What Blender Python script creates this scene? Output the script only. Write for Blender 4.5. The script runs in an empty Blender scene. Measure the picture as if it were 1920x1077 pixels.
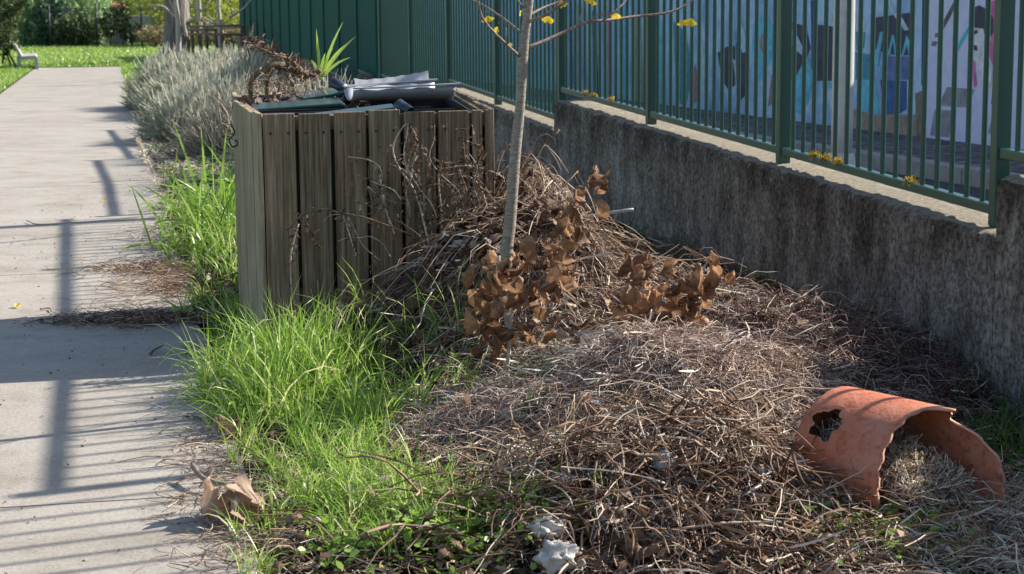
import bpy, bmesh, math, random
import numpy as np
from mathutils import Vector, Matrix
R = random.Random(7)
rng = np.random.default_rng(11)
scene = bpy.context.scene
col = scene.collection

# ------------------------------------------------------------------ camera
F = 3660.0; H = 1.7; CX, CY = 960.0, 538.5
pitch = math.atan(617 / F); roll = 0.0095
_r0 = np.array([1, 0, 0.]); _f = np.array([0, math.cos(pitch), -math.sin(pitch)]); _u0 = np.cross(_r0, _f)
_r = math.cos(roll) * _r0 - math.sin(roll) * _u0
_u = np.cross(_r, _f)
cam_d = bpy.data.cameras.new('camera'); cam = bpy.data.objects.new('camera', cam_d); col.objects.link(cam)
cam_d.sensor_width = 36; cam_d.lens = 36 * F / 1920; cam_d.clip_end = 2000; cam_d.clip_start = 0.1
M = Matrix(((_r[0], _u[0], -_f[0], 0), (_r[1], _u[1], -_f[1], 0), (_r[2], _u[2], -_f[2], H), (0, 0, 0, 1)))
cam.matrix_world = M
cam_d.dof.use_dof = True; cam_d.dof.focus_distance = 7.8; cam_d.dof.aperture_fstop = 9.0
scene.camera = cam
# ------------------------------------------------------------------ light
SUN_AZ, SUN_EL = math.radians(66.5), math.radians(34)
w = bpy.data.worlds.new('World'); scene.world = w; w.use_nodes = True
nt = w.node_tree; bg = nt.nodes['Background']
sky = nt.nodes.new('ShaderNodeTexSky'); sky.sky_type = 'NISHITA'; sky.sun_disc = False
sky.sun_elevation = SUN_EL; sky.sun_rotation = SUN_AZ
nt.links.new(sky.outputs[0], bg.inputs[0]); bg.inputs[1].default_value = 0.10
sl = bpy.data.lights.new('sun', 'SUN'); sl.energy = 4.9; sl.angle = math.radians(0.53); sl.color = (1, 0.945, 0.85)
so = bpy.data.objects.new('sun', sl); col.objects.link(so)
sd = Vector((math.sin(SUN_AZ) * math.cos(SUN_EL), math.cos(SUN_AZ) * math.cos(SUN_EL), math.sin(SUN_EL)))
so.rotation_euler = sd.to_track_quat('Z', 'Y').to_euler()
scene.view_settings.view_transform = 'Standard'; scene.view_settings.look = 'None'
scene.view_settings.exposure = 0.80; scene.view_settings.gamma = 1

# ------------------------------------------------------------------ frames and ground
FA = math.radians(11.6)
FD = np.array([-math.sin(FA), math.cos(FA)]); NR = np.array([math.cos(FA), math.sin(FA)])
def W(s, n, z=0.0): return (FD[0] * s + NR[0] * n, FD[1] * s + NR[1] * n, z)
def gz(Y):
    Y = np.asarray(Y, float)
    return np.where(Y < 8, 0., np.where(Y < 16, -.012 * (Y - 8), np.where(Y < 52, -.096 - .0275 * (Y - 16), -1.086 - .016 * (np.minimum(Y, 110) - 52))))
BUMPS = [  # x, y, height, sx, sy
    (.10, 9.0, .62, .21, .33), (.0, 8.15, .27, .34, .28), (-.42, 8.1, .11, .30, .25), (.55, 8.35, .18, .45, .55), (.0, 7.80, .24, .25, .25), (-.25, 8.45, .10, .12, .12), (.28, 8.05, .08, .10, .12), (.75, 8.0, .07, .12, .15), (.1, 7.3, .07, .15, .12),
    (.55, 6.78, .31, .42, .30), (1.18, 7.65, .19, .34, .40),
    (.50, 5.75, .20, .34, .22), (1.0, 6.15, .03, .3, .3), (1.52, 5.75, .03, .3, .25), (.2, 5.45, .08, .3, .2), (-1.30, 10.6, .12, .35, .5), (-1.5, 12.4, .15, .4, .8)]
def hz(X, Y):
    X = np.asarray(X, float); Y = np.asarray(Y, float)
    z = gz(Y).copy()
    b = 0
    for (x, y, h, sx, sy) in BUMPS: b = b + h * np.exp(-.5 * (((X - x) / sx) ** 2 + ((Y - y) / sy) ** 2))
    n = X * NR[0] + Y * NR[1]
    edge = np.clip((n - .38) / .25, 0, 1)
    b = b + .022 * np.sin(X * 6.3 + 3 * np.sin(Y * 3.1)) * np.sin(Y * 7.9 + 2.2 * np.sin(X * 4.7)) + .016 * np.sin(X * 21 + 2.5 * np.sin(Y * 11)) * np.sin(Y * 19 + 2 * np.sin(X * 9.3))
    b = b + .012 * np.sin(X * 13.1 + 2 * np.sin(Y * 7.7)) + .010 * np.sin(Y * 17.3 + X * 9.1)
    return z + b * edge
def hz1(x, y): return float(hz(x, y))
def ray(px, py): return _f + (px - CX) / F * _r - (py - CY) / F * _u
def spot(px, py, Y):            # the place at distance Y seen in direction px, py
    d = ray(px, py); return np.array([0, 0, H]) + d * Y / d[1]
def on_ground(px, py, up=0.0, fn=None):
    d = ray(px, py); fn = fn or (lambda x, y: float(gz(y)))
    t = 3.0
    while t < 200:
        p = np.array([0, 0, H]) + t * d
        if p[2] < fn(p[0], p[1]) + up: break
        t += .01 if t < 15 else .05
    return p
def on_heap(px, py, up=0.0): return on_ground(px, py, up, hz1)

# ------------------------------------------------------------------ object helpers
def tag(o, label=None, cat=None, group=None, kind=None):
    if label: o['label'] = label
    if cat: o['category'] = cat
    if group: o['group'] = group
    if kind: o['kind'] = kind
    return o
def empty(name, loc=(0, 0, 0), label=None, cat=None, group=None):
    o = bpy.data.objects.new(name, None); o.empty_display_size = .1; o.location = loc; col.objects.link(o)
    return tag(o, label, cat, group)
def link(name, me, mat=None, parent=None, loc=None):
    if mat is not None and not me.materials: me.materials.append(mat)
    o = bpy.data.objects.new(name, me); col.objects.link(o)
    if parent is not None:
        o.parent = parent
        base = np.array(parent.location) if parent.parent is None else np.array(parent.location) + np.array(parent.parent.location)
        if loc is None: o.location = tuple(-base)
        else: o.location = tuple(np.array(loc) - base)
    elif loc is not None: o.location = loc
    return o
def mesh_py(V, Fc, smooth=False, tint=None):
    me = bpy.data.meshes.new('m'); me.from_pydata([tuple(map(float, v)) for v in V], [], [tuple(f) for f in Fc])
    if smooth: me.polygons.foreach_set('use_smooth', [True] * len(me.polygons))
    if tint is not None:
        a = me.attributes.new('tint', 'FLOAT', 'POINT'); a.data.foreach_set('value', np.asarray(tint, np.float32))
    me.update(); return me
def mesh_np(V, Q, tint=None, smooth=True):
    V = np.ascontiguousarray(V, np.float32).reshape(-1, 3); Q = np.ascontiguousarray(Q, np.int32); k = Q.shape[1]
    me = bpy.data.meshes.new('m'); me.vertices.add(len(V)); me.vertices.foreach_set('co', V.ravel())
    me.loops.add(Q.size); me.loops.foreach_set('vertex_index', Q.ravel())
    me.polygons.add(len(Q)); me.polygons.foreach_set('loop_start', np.arange(len(Q), dtype=np.int32) * k)
    me.polygons.foreach_set('loop_total', np.full(len(Q), k, np.int32))
    me.polygons.foreach_set('use_smooth', np.full(len(Q), smooth))
    if tint is not None:
        a = me.attributes.new('tint', 'FLOAT', 'POINT'); a.data.foreach_set('value', np.ascontiguousarray(tint, np.float32).ravel())
    me.update(calc_edges=True); return me
def norm(v): return v / np.maximum(np.linalg.norm(v, axis=-1, keepdims=True), 1e-9)
def ribbons(P, Wd, tint=None, roll_=None):
    N, K, _ = P.shape
    T = norm(np.gradient(P, axis=1))
    if roll_ is None: roll_ = rng.normal(size=(N, 1, 3))
    S = norm(np.cross(T, roll_)); Wd = np.broadcast_to(np.asarray(Wd, float), (N, K))[..., None] / 2
    V = np.stack([P - S * Wd, P + S * Wd], axis=2).reshape(-1, 3)
    i = (np.arange(N)[:, None] * K * 2 + np.arange(K - 1)[None] * 2).ravel()
    Q = np.stack([i, i + 1, i + 3, i + 2], 1)
    if tint is None: tint = rng.random(N)
    return V, Q, np.repeat(tint, K * 2)
def tubes(P, Rd, tint=None, sides=3):
    N, K, _ = P.shape
    T = norm(np.gradient(P, axis=1)); A = norm(np.cross(T, np.broadcast_to(rng.normal(size=(N, 1, 3)), T.shape))); B = np.cross(T, A)
    Rd = np.broadcast_to(np.asarray(Rd, float), (N, K))[..., None]
    V = np.stack([P + (A * math.cos(2 * math.pi * j / sides) + B * math.sin(2 * math.pi * j / sides)) * Rd for j in range(sides)], 2).reshape(-1, 3)
    b = (np.arange(N)[:, None] * K * sides + np.arange(K - 1)[None] * sides).ravel()
    Q = np.concatenate([np.stack([b + j, b + (j + 1) % sides, b + sides + (j + 1) % sides, b + sides + j], 1) for j in range(sides)])
    if tint is None: tint = rng.random(N)
    return V, Q, np.repeat(tint, K * sides)
def join(parts):
    Vs, Qs, Ts, o = [], [], [], 0
    for V, Q, T in parts: Vs.append(V); Qs.append(Q + o); Ts.append(T); o += len(V)
    return np.concatenate(Vs), np.concatenate(Qs), np.concatenate(Ts)
def smoothpath(pts, k=4):
    pts = np.array(pts, float)
    if len(pts) < 3: return pts
    out = []
    P = np.vstack([2 * pts[0] - pts[1], pts, 2 * pts[-1] - pts[-2]])
    for i in range(1, len(P) - 2):
        for j in range(k):
            t = j / k; a, b, c, d = P[i - 1], P[i], P[i + 1], P[i + 2]
            out.append(.5 * ((2 * b) + (c - a) * t + (2 * a - 5 * b + 4 * c - d) * t * t + (3 * b - a - 3 * c + d) * t ** 3))
    out.append(pts[-1]); return np.array(out)
def tube_mesh(pts, rad, sides=8, jitter=0.0, k=4, smooth=True):
    P = smoothpath(pts, k); n = len(P)
    rad = np.interp(np.linspace(0, 1, n), np.linspace(0, 1, len(rad)), rad) if hasattr(rad, '__len__') else np.full(n, rad)
    T = norm(np.gradient(P, axis=0)); A = np.cross(T[0], [.3, .2, .9]); A = A / np.linalg.norm(A)
    V, Fc = [], []
    for i in range(n):
        A = A - T[i] * (A @ T[i]); A /= np.linalg.norm(A); B = np.cross(T[i], A)
        for j in range(sides):
            a = 2 * math.pi * j / sides; r = rad[i] * (1 + jitter * R.uniform(-1, 1))
            V.append(P[i] + (A * math.cos(a) + B * math.sin(a)) * r)
    for i in range(n - 1):
        for j in range(sides):
            Fc.append((i * sides + j, i * sides + (j + 1) % sides, (i + 1) * sides + (j + 1) % sides, (i + 1) * sides + j))
    Fc.append(tuple(range(sides))[::-1]); Fc.append(tuple((n - 1) * sides + j for j in range(sides)))
    return mesh_py(V, Fc, smooth)
class MB:
    def __init__(s): s.V = []; s.F = []
    def add(s, V, Fc):
        o = len(s.V); s.V += [tuple(map(float, v)) for v in V]; s.F += [tuple(i + o for i in f) for f in Fc]; return s
    def box(s, o, a, b, c):     # corner o and three edge vectors
        o, a, b, c = map(lambda v: np.array(v, float), (o, a, b, c))
        if np.dot(np.cross(a, b), c) < 0: a, b = b, a
        V = [o, o + a, o + a + b, o + b, o + c, o + a + c, o + a + b + c, o + b + c]
        return s.add(V, [(0, 3, 2, 1), (4, 5, 6, 7), (0, 1, 5, 4), (1, 2, 6, 5), (2, 3, 7, 6), (3, 0, 4, 7)])
    def tube(s, pts, rad, sides=6, k=3):
        me = tube_mesh(pts, rad, sides, k=k); s.add([v.co for v in me.vertices], [tuple(p.vertices) for p in me.polygons]); bpy.data.meshes.remove(me); return s
    def mesh(s, smooth=False): return mesh_py(s.V, s.F, smooth)
def bevel(me, w_, seg=1):
    bm = bmesh.new(); bm.from_mesh(me); bmesh.ops.bevel(bm, geom=list(bm.edges), offset=w_, segments=seg, affect='EDGES', profile=.5); bm.to_mesh(me); bm.free(); return me

# ------------------------------------------------------------------ materials
def newmat(name):
    m = bpy.data.materials.new(name); m.use_nodes = True; nt = m.node_tree; b = nt.nodes['Principled BSDF']; return m, nt, b
def N_(nt, t, **kw):
    n = nt.nodes.new(t)
    for k, v in kw.items():
        if k in n.inputs: n.inputs[k].default_value = v
        else: setattr(n, k, v)
    return n
def ramp(nt, stops):
    r = nt.nodes.new('ShaderNodeValToRGB'); e = r.color_ramp.elements
    while len(e) < len(stops): e.new(.5)
    for x, (p, c) in zip(e, stops): x.position = p; x.color = (*c, 1)
    return r
def noise(nt, scale, detail=5, rough=.6, vec=None, sc=None):
    n = N_(nt, 'ShaderNodeTexNoise'); n.inputs['Scale'].default_value = scale; n.inputs['Detail'].default_value = detail; n.inputs['Roughness'].default_value = rough
    tc = nt.nodes.new('ShaderNodeTexCoord')
    if sc:
        mp = nt.nodes.new('ShaderNodeMapping'); mp.inputs['Scale'].default_value = sc; nt.links.new(tc.outputs['Object'], mp.inputs[0]); nt.links.new(mp.outputs[0], n.inputs['Vector'])
    else: nt.links.new(tc.outputs['Object'], n.inputs['Vector'])
    return n
def bump(nt, b, h, dist, strength=1.0):
    bp = nt.nodes.new('ShaderNodeBump'); bp.inputs['Distance'].default_value = dist; bp.inputs['Strength'].default_value = strength
    nt.links.new(h, bp.inputs['Height']); nt.links.new(bp.outputs[0], b.inputs['Normal']); return bp
def mixc(nt, fac, a, b, mode='MIX'):
    m = nt.nodes.new('ShaderNodeMix'); m.data_type = 'RGBA'; m.blend_type = mode
    for i, v in ((0, fac), (6, a), (7, b)):
        if hasattr(v, 'is_output') or hasattr(v, 'links'): nt.links.new(v, m.inputs[i])
        else: m.inputs[i].default_value = v if i == 0 else (*v, 1)
    return m.outputs[2]
def plain(name, c, rough=.6, metal=0.0, var=.12, bscale=None, bd=.002, spec=.5):
    m, nt, b = newmat(name); n = noise(nt, 9, 6)
    r = ramp(nt, [(.3, tuple(x * (1 - var) for x in c)), (.7, tuple(min(1, x * (1 + var)) for x in c))])
    nt.links.new(n.outputs[0], r.inputs[0]); nt.links.new(r.outputs[0], b.inputs['Base Color'])
    b.inputs['Roughness'].default_value = rough; b.inputs['Metallic'].default_value = metal; b.inputs['Specular IOR Level'].default_value = spec
    if bscale: n2 = noise(nt, bscale, 6); bump(nt, b, n2.outputs[0], bd)
    return m
def strand(name, stops, rough=.6, trans=0.0, spec=.3):
    m, nt, b = newmat(name); a = N_(nt, 'ShaderNodeAttribute'); a.attribute_name = 'tint'
    r = ramp(nt, stops); nt.links.new(a.outputs['Fac'], r.inputs[0]); nt.links.new(r.outputs[0], b.inputs['Base Color'])
    b.inputs['Roughness'].default_value = rough; b.inputs['Specular IOR Level'].default_value = spec
    if trans:
        t = N_(nt, 'ShaderNodeBsdfTranslucent'); mx = N_(nt, 'ShaderNodeMixShader'); mx.inputs[0].default_value = trans
        nt.links.new(r.outputs[0], t.inputs[0]); nt.links.new(b.outputs[0], mx.inputs[1]); nt.links.new(t.outputs[0], mx.inputs[2])
        nt.links.new(mx.outputs[0], nt.nodes['Material Output'].inputs[0])
    return m
def leafy(name, c1, c2, trans=.3, rough=.6, scale=25):
    m, nt, b = newmat(name); oi = N_(nt, 'ShaderNodeObjectInfo'); n = noise(nt, scale, 5)
    r = ramp(nt, [(0, c1), (1, c2)]); ad = N_(nt, 'ShaderNodeMath'); ad.operation = 'MULTIPLY_ADD'; ad.inputs[1].default_value = .6
    sb = N_(nt, 'ShaderNodeMath'); sb.operation = 'SUBTRACT'; nt.links.new(n.outputs[0], sb.inputs[0]); sb.inputs[1].default_value = .3
    nt.links.new(oi.outputs['Random'], ad.inputs[0]); nt.links.new(sb.outputs[0], ad.inputs[2]); nt.links.new(ad.outputs[0], r.inputs[0])
    nt.links.new(r.outputs[0], b.inputs['Base Color']); b.inputs['Roughness'].default_value = rough
    t = N_(nt, 'ShaderNodeBsdfTranslucent'); mx = N_(nt, 'ShaderNodeMixShader'); mx.inputs[0].default_value = trans
    nt.links.new(r.outputs[0], t.inputs[0]); nt.links.new(b.outputs[0], mx.inputs[1]); nt.links.new(t.outputs[0], mx.inputs[2])
    nt.links.new(mx.outputs[0], nt.nodes['Material Output'].inputs[0]); bump(nt, b, n.outputs[0], .004)
    return m
MT = {}
def mk_path():
    m, nt, b = newmat('path_concrete'); a = noise(nt, 1.3, 8, .65); c = noise(nt, 60, 4, .7); g = noise(nt, 350, 2, .5)
    r = ramp(nt, [(.3, (.355, .315, .268)), (.5, (.43, .388, .335)), (.72, (.48, .44, .385))]); nt.links.new(a.outputs[0], r.inputs[0])
    r2 = ramp(nt, [(.35, (.78, .77, .76)), (.6, (1, 1, 1))]); nt.links.new(c.outputs[0], r2.inputs[0])
    x = mixc(nt, 1.0, r.outputs[0], r2.outputs[0], 'MULTIPLY')
    r3 = ramp(nt, [(.38, (.72, .71, .70)), (.5, (1, 1, 1))]); nt.links.new(g.outputs[0], r3.inputs[0])
    x = mixc(nt, .6, x, r3.outputs[0], 'MULTIPLY')
    d = noise(nt, 4, 6, .7, sc=(1, 1, 1)); r4 = ramp(nt, [(.50, (1, 1, 1)), (.70, (.66, .60, .53))]); nt.links.new(d.outputs[0], r4.inputs[0])
    x = mixc(nt, .7, x, r4.outputs[0], 'MULTIPLY')
    nt.links.new(x, b.inputs['Base Color']); b.inputs['Roughness'].default_value = .85; bump(nt, b, c.outputs[0], .003); return m
def mk_wall():
    m, nt, b = newmat('wall_concrete')
    geo = N_(nt, 'ShaderNodeNewGeometry'); sp = N_(nt, 'ShaderNodeSeparateXYZ'); nt.links.new(geo.outputs['Normal'], sp.inputs[0])
    st = noise(nt, 1.0, 8, .7, sc=(4.5, 4.5, 1.8)); big = noise(nt, 2.6, 7, .7); fine = noise(nt, 90, 5, .7); grit = noise(nt, 38, 7, .8)
    r = ramp(nt, [(.30, (.13, .105, .085)), (.45, (.27, .235, .20)), (.58, (.42, .38, .335)), (.72, (.64, .60, .55))])
    # soiling: heavier near the coping, carried in an attribute
    at = N_(nt, 'ShaderNodeAttribute'); at.attribute_name = 'tint'
    ma = N_(nt, 'ShaderNodeMath'); ma.operation = 'MULTIPLY_ADD'; ma.inputs[1].default_value = -.17; nt.links.new(at.outputs['Fac'], ma.inputs[0]); nt.links.new(st.outputs[0], ma.inputs[2])
    mb = N_(nt, 'ShaderNodeMath'); mb.operation = 'MULTIPLY_ADD'; mb.inputs[1].default_value = .55; nt.links.new(big.outputs[0], mb.inputs[0]); nt.links.new(ma.outputs[0], mb.inputs[2])
    mk = N_(nt, 'ShaderNodeMath'); mk.operation = 'SUBTRACT'; mk.inputs[1].default_value = .24; nt.links.new(mb.outputs[0], mk.inputs[0]); nt.links.new(mk.outputs[0], r.inputs[0])
    rg = ramp(nt, [(.40, (.30, .27, .24)), (.58, (1.40, 1.34, 1.27))]); nt.links.new(grit.outputs[0], rg.inputs[0]); x = mixc(nt, .95, r.outputs[0], rg.outputs[0], 'MULTIPLY')
    v = N_(nt, 'ShaderNodeTexVoronoi'); v.inputs['Scale'].default_value = 17; v.inputs['Randomness'].default_value = 1.0; tc = N_(nt, 'ShaderNodeTexCoord'); mp = N_(nt, 'ShaderNodeMapping'); mp.inputs['Scale'].default_value = (1, 1, .75)
    nt.links.new(tc.outputs['Object'], mp.inputs[0]); nt.links.new(mp.outputs[0], v.inputs['Vector'])
    rv = ramp(nt, [(.12, (1, 1, 1)), (.24, (0, 0, 0))]); nt.links.new(v.outputs['Distance'], rv.inputs[0])
    pm = N_(nt, 'ShaderNodeMath'); pm.operation = 'MULTIPLY'; pr = ramp(nt, [(.50, (0, 0, 0)), (.56, (1, 1, 1))]); pn = noise(nt, 11, 3); nt.links.new(pn.outputs[0], pr.inputs[0]); nt.links.new(rv.outputs[0], pm.inputs[0]); nt.links.new(pr.outputs[0], pm.inputs[1])
    x = mixc(nt, pm.outputs[0], x, (.42, .40, .36))
    top = ramp(nt, [(.35, (.20, .165, .12)), (.5, (.38, .33, .25)), (.68, (.52, .46, .36))]); nt.links.new(grit.outputs[0], top.inputs[0])
    rt = ramp(nt, [(.80, (0, 0, 0)), (.95, (1, 1, 1))]); nt.links.new(sp.outputs['Z'], rt.inputs[0])
    x = mixc(nt, rt.outputs[0], x, top.outputs[0]); nt.links.new(x, b.inputs['Base Color']); b.inputs['Roughness'].default_value = .95; b.inputs['Specular IOR Level'].default_value = .15
    ad = N_(nt, 'ShaderNodeMath'); ad.operation = 'ADD'; nt.links.new(grit.outputs[0], ad.inputs[0]); nt.links.new(fine.outputs[0], ad.inputs[1]); bump(nt, b, ad.outputs[0], .016); return m
def mk_wood(name, c1, c2, c3):
    m, nt, b = newmat(name); oi = N_(nt, 'ShaderNodeObjectInfo'); tc = N_(nt, 'ShaderNodeTexCoord')
    mp = N_(nt, 'ShaderNodeMapping'); mp.inputs['Scale'].default_value = (60, 60, 1.6)
    cm = N_(nt, 'ShaderNodeCombineXYZ'); mu = N_(nt, 'ShaderNodeMath'); mu.operation = 'MULTIPLY'; mu.inputs[1].default_value = 37; nt.links.new(oi.outputs['Random'], mu.inputs[0]); nt.links.new(mu.outputs[0], cm.inputs[2])
    nt.links.new(cm.outputs[0], mp.inputs['Location']); nt.links.new(tc.outputs['Object'], mp.inputs[0])
    n = N_(nt, 'ShaderNodeTexNoise'); n.inputs['Scale'].default_value = 1.6; n.inputs['Detail'].default_value = 8; n.inputs['Roughness'].default_value = .7; nt.links.new(mp.outputs[0], n.inputs['Vector'])
    r = ramp(nt, [(.36, c1), (.52, c2), (.68, c3)]); nt.links.new(n.outputs[0], r.inputs[0])
    l = noise(nt, 3, 4); rl = ramp(nt, [(.3, (.7, .72, .66)), (.7, (1.15, 1.1, 1.05))]); nt.links.new(l.outputs[0], rl.inputs[0])
    x = mixc(nt, .8, r.outputs[0], rl.outputs[0], 'MULTIPLY'); 
    ro = ramp(nt, [(0, (.8, .8, .8)), (1, (1.15, 1.12, 1.08))]); nt.links.new(oi.outputs['Random'], ro.inputs[0]); x = mixc(nt, 1., x, ro.outputs[0], 'MULTIPLY')
    nt.links.new(x, b.inputs['Base Color']); b.inputs['Roughness'].default_value = .9; b.inputs['Specular IOR Level'].default_value = .15; bump(nt, b, n.outputs[0], .006); return m
def mk_bark(name, c1, c2, sc=(1, 1, .25), scale=14, d=.02):
    m, nt, b = newmat(name); n = noise(nt, scale, 8, .7, sc=sc); r = ramp(nt, [(.35, c1), (.62, c2)]); nt.links.new(n.outputs[0], r.inputs[0])
    nt.links.new(r.outputs[0], b.inputs['Base Color']); b.inputs['Roughness'].default_value = .9; bump(nt, b, n.outputs[0], d); return m
def mk_clay():
    m, nt, b = newmat('terracotta'); a = noise(nt, 7, 8, .7); c = noise(nt, 45, 6, .7); st = noise(nt, 3.5, 8, .75)
    r = ramp(nt, [(.34, (.46, .135, .07)), (.5, (.60, .20, .11)), (.66, (.68, .27, .165))]); nt.links.new(a.outputs[0], r.inputs[0])
    r2 = ramp(nt, [(.52, (0, 0, 0)), (.66, (1, 1, 1))]); nt.links.new(st.outputs[0], r2.inputs[0]); mm = N_(nt, 'ShaderNodeMath'); mm.operation = 'MULTIPLY'; mm.inputs[1].default_value = .28; nt.links.new(r2.outputs[0], mm.inputs[0])
    x = mixc(nt, mm.outputs[0], r.outputs[0], (.50, .36, .28))
    r3 = ramp(nt, [(.36, (.62, .55, .50)), (.48, (1, 1, 1))]); nt.links.new(c.outputs[0], r3.inputs[0]); x = mixc(nt, .8, x, r3.outputs[0], 'MULTIPLY')
    nt.links.new(x, b.inputs['Base Color']); b.inputs['Roughness'].default_value = .72; b.inputs['Specular IOR Level'].default_value = .3; bump(nt, b, c.outputs[0], .004); return m
MT['path'] = mk_path(); MT['wall'] = mk_wall()
MT['wood'] = mk_wood('weathered_wood', (.13, .088, .056), (.27, .208, .148), (.46, .38, .29))
MT['bouncewood'] = mk_wood('wood_with_bounce_light', (.22, .18, .115), (.40, .345, .245), (.60, .54, .42))  # left slats: greener, lighter wood with path bounce light put into the colour
MT['soil'] = plain('soil', (.040, .027, .019), .95, var=.5, bscale=40, bd=.02, spec=.1)
MT['lawn'] = plain('lawn_ground', (.09, .15, .03), .95, var=.35, bscale=20, bd=.03, spec=.1)
MT['green'] = plain('green_paint', (.012, .070, .056), .36, var=.08, spec=.5)
_gb = MT['green'].node_tree.nodes['Principled BSDF']; _gb.inputs['Coat Weight'].default_value = .3; _gb.inputs['Coat Roughness'].default_value = .16
MT['greenpanel'] = plain('green_panel_paint', (.018, .10, .078), .75, var=.08, spec=.15)
MT['straw'] = strand('straw', [(0, (.09, .055, .035)), (.22, (.26, .165, .11)), (.42, (.64, .51, .385)), (1, (.95, .87, .74))], .55)
MT['redstraw'] = strand('reddish_straw', [(0, (.10, .05, .035)), (.3, (.32, .19, .14)), (.55, (.64, .46, .36)), (1, (.90, .79, .66))], .6)
MT['darktwig'] = strand('dark_twig', [(0, (.05, .024, .018)), (.5, (.19, .10, .075)), (.85, (.32, .23, .18)), (1, (.55, .46, .38))], .6)
MT['twig'] = strand('twig', [(0, (.08, .038, .022)), (.4, (.26, .15, .09)), (.75, (.46, .32, .215)), (1, (.76, .64, .50))], .6)
MT['grass'] = strand('grass', [(0, (.12, .24, .025)), (.45, (.28, .47, .065)), (.82, (.54, .70, .17)), (1, (.80, .74, .40))], .34, .5, .55)
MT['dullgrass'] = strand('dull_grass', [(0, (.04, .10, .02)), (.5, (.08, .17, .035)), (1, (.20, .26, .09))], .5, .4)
MT['lavender'] = strand('lavender', [(0, (.13, .12, .07)), (.5, (.36, .38, .26)), (.8, (.60, .61, .48)), (1, (.56, .48, .42))], .9, .25, .05)
MT['litter'] = strand('leaf_litter', [(0, (.05, .028, .018)), (.55, (.15, .085, .05)), (.85, (.32, .21, .14)), (1, (.52, .42, .32))], .7, .15)
MT['deadleaf'] = None; MT['plateleaf'] = leafy('plate_leaf', (.22, .13, .085), (.60, .42, .30), .25, scale=30)
MT['paleleaf'] = leafy('pale_dead_leaf', (.26, .17, .10), (.50, .38, .26), .25)
MT['orangeleaf'] = leafy('orange_leaf', (.55, .16, .03), (.60, .30, .05), .4)
MT['yellowleaf'] = leafy('yellow_leaf', (.80, .56, .03), (.85, .66, .06), .45)
MT['weed'] = leafy('weed_leaf', (.05, .16, .02), (.14, .34, .05), .4)
MT['terracotta'] = mk_clay()
MT['black'] = plain('black_plastic', (.014, .014, .016), .42)
MT['darkgreenplastic'] = plain('dark_green_plastic', (.022, .055, .052), .32)
MT['hinge'] = plain('dark_blue_plastic', (.035, .05, .075), .22)
MT['greytub'] = plain('grey_plastic', (.36, .37, .40), .45)
MT['bark'] = mk_bark('plane_bark', (.13, .10, .085), (.34, .29, .25), (1, 1, .15), 7, .05)
MT['sapbark'] = mk_bark('sapling_bark', (.17, .14, .115), (.40, .35, .29), (1, 1, 3), 35, .004)
MT['twigbark'] = mk_bark('twig_bark', (.16, .11, .085), (.34, .27, .22), (1, 1, 1), 30, .004)
MT['palebark'] = mk_bark('pale_bark', (.34, .29, .23), (.58, .52, .44), (1, 1, 1), 30, .004)
MT['stem'] = mk_bark('dead_stem', (.09, .055, .035), (.24, .17, .11), (1, 1, 1), 20, .006)
MT['white'] = plain('white_paint', (.62, .60, .56), .5)
MT['benchc'] = plain('bench_concrete', (.40, .39, .37), .8, var=.1, bscale=60)
MT['asphalt'] = plain('asphalt', (.055, .055, .06), .85, var=.2, bscale=200, bd=.004)
MT['kerb'] = plain('kerb_stone', (.34, .33, .31), .8, var=.2, bscale=60)
MT['metal'] = plain('dark_metal', (.02, .035, .03), .5, .0)
MT['tile'] = plain('roof_tile', (.48, .17, .08), .8, var=.25)
MT['pillar'] = plain('old_render', (.36, .35, .33), .9, var=.3, bscale=20, bd=.01)
MT['rag'] = plain('dirty_cloth', (.52, .485, .43), 1.0, var=.4, bscale=50, bd=.006, spec=.0)
MT['bg1'] = strand('bamboo_leaf', [(0, (.10, .19, .07)), (.5, (.28, .44, .19)), (1, (.60, .70, .42))], .5, .5)
MT['bg2'] = strand('dark_shrub', [(0, (.03, .06, .022)), (.6, (.08, .14, .045)), (1, (.22, .20, .09))], .6, .25)
MT['bg3'] = strand('yellow_shrub', [(0, (.18, .22, .04)), (.5, (.42, .48, .09)), (1, (.66, .64, .18))], .6, .35)
MT['reddry'] = strand('dry_weeds', [(0, (.20, .12, .07)), (.5, (.36, .27, .16)), (1, (.42, .42, .20))], .7, .2)

# ------------------------------------------------------------------ ground sheets
def sheet(name, s_list, n_list, zfun, mat, parent=None, kind='structure'):
    V = []; 
    for s in s_list:
        for n in n_list:
            x, y, _ = W(s, n); V.append((x, y, zfun(x, y)))
    c = len(n_list); Fc = [(i * c + j, i * c + j + 1, (i + 1) * c + j + 1, (i + 1) * c + j) for i in range(len(s_list) - 1) for j in range(c - 1)]
    o = link(name, mesh_py(V, Fc, True), mat, parent)
    if kind: o['kind'] = kind
    return o
g0 = lambda x, y: float(gz(y))
ss = np.concatenate([np.arange(-30, 3, 3), np.arange(3, 14, .07), np.arange(14, 60, 1.), np.arange(60, 130, 6), np.arange(140, 620, 60)])
nn = np.concatenate([np.arange(-300, -20, 40), np.arange(-20, -2, 3), np.arange(-1.9, .4, .5), np.arange(.42, 3.5, .06), np.arange(4, 20, 3), np.arange(25, 320, 40)])
def zground(x, y):
    n = x * NR[0] + y * NR[1]
    if n < .40: return g0(x, y) - .05
    if n > 3.4: return g0(x, y) - .30
    return hz1(x, y) - .012
sheet('ground', ss, nn, zground, MT['soil'])
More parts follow.
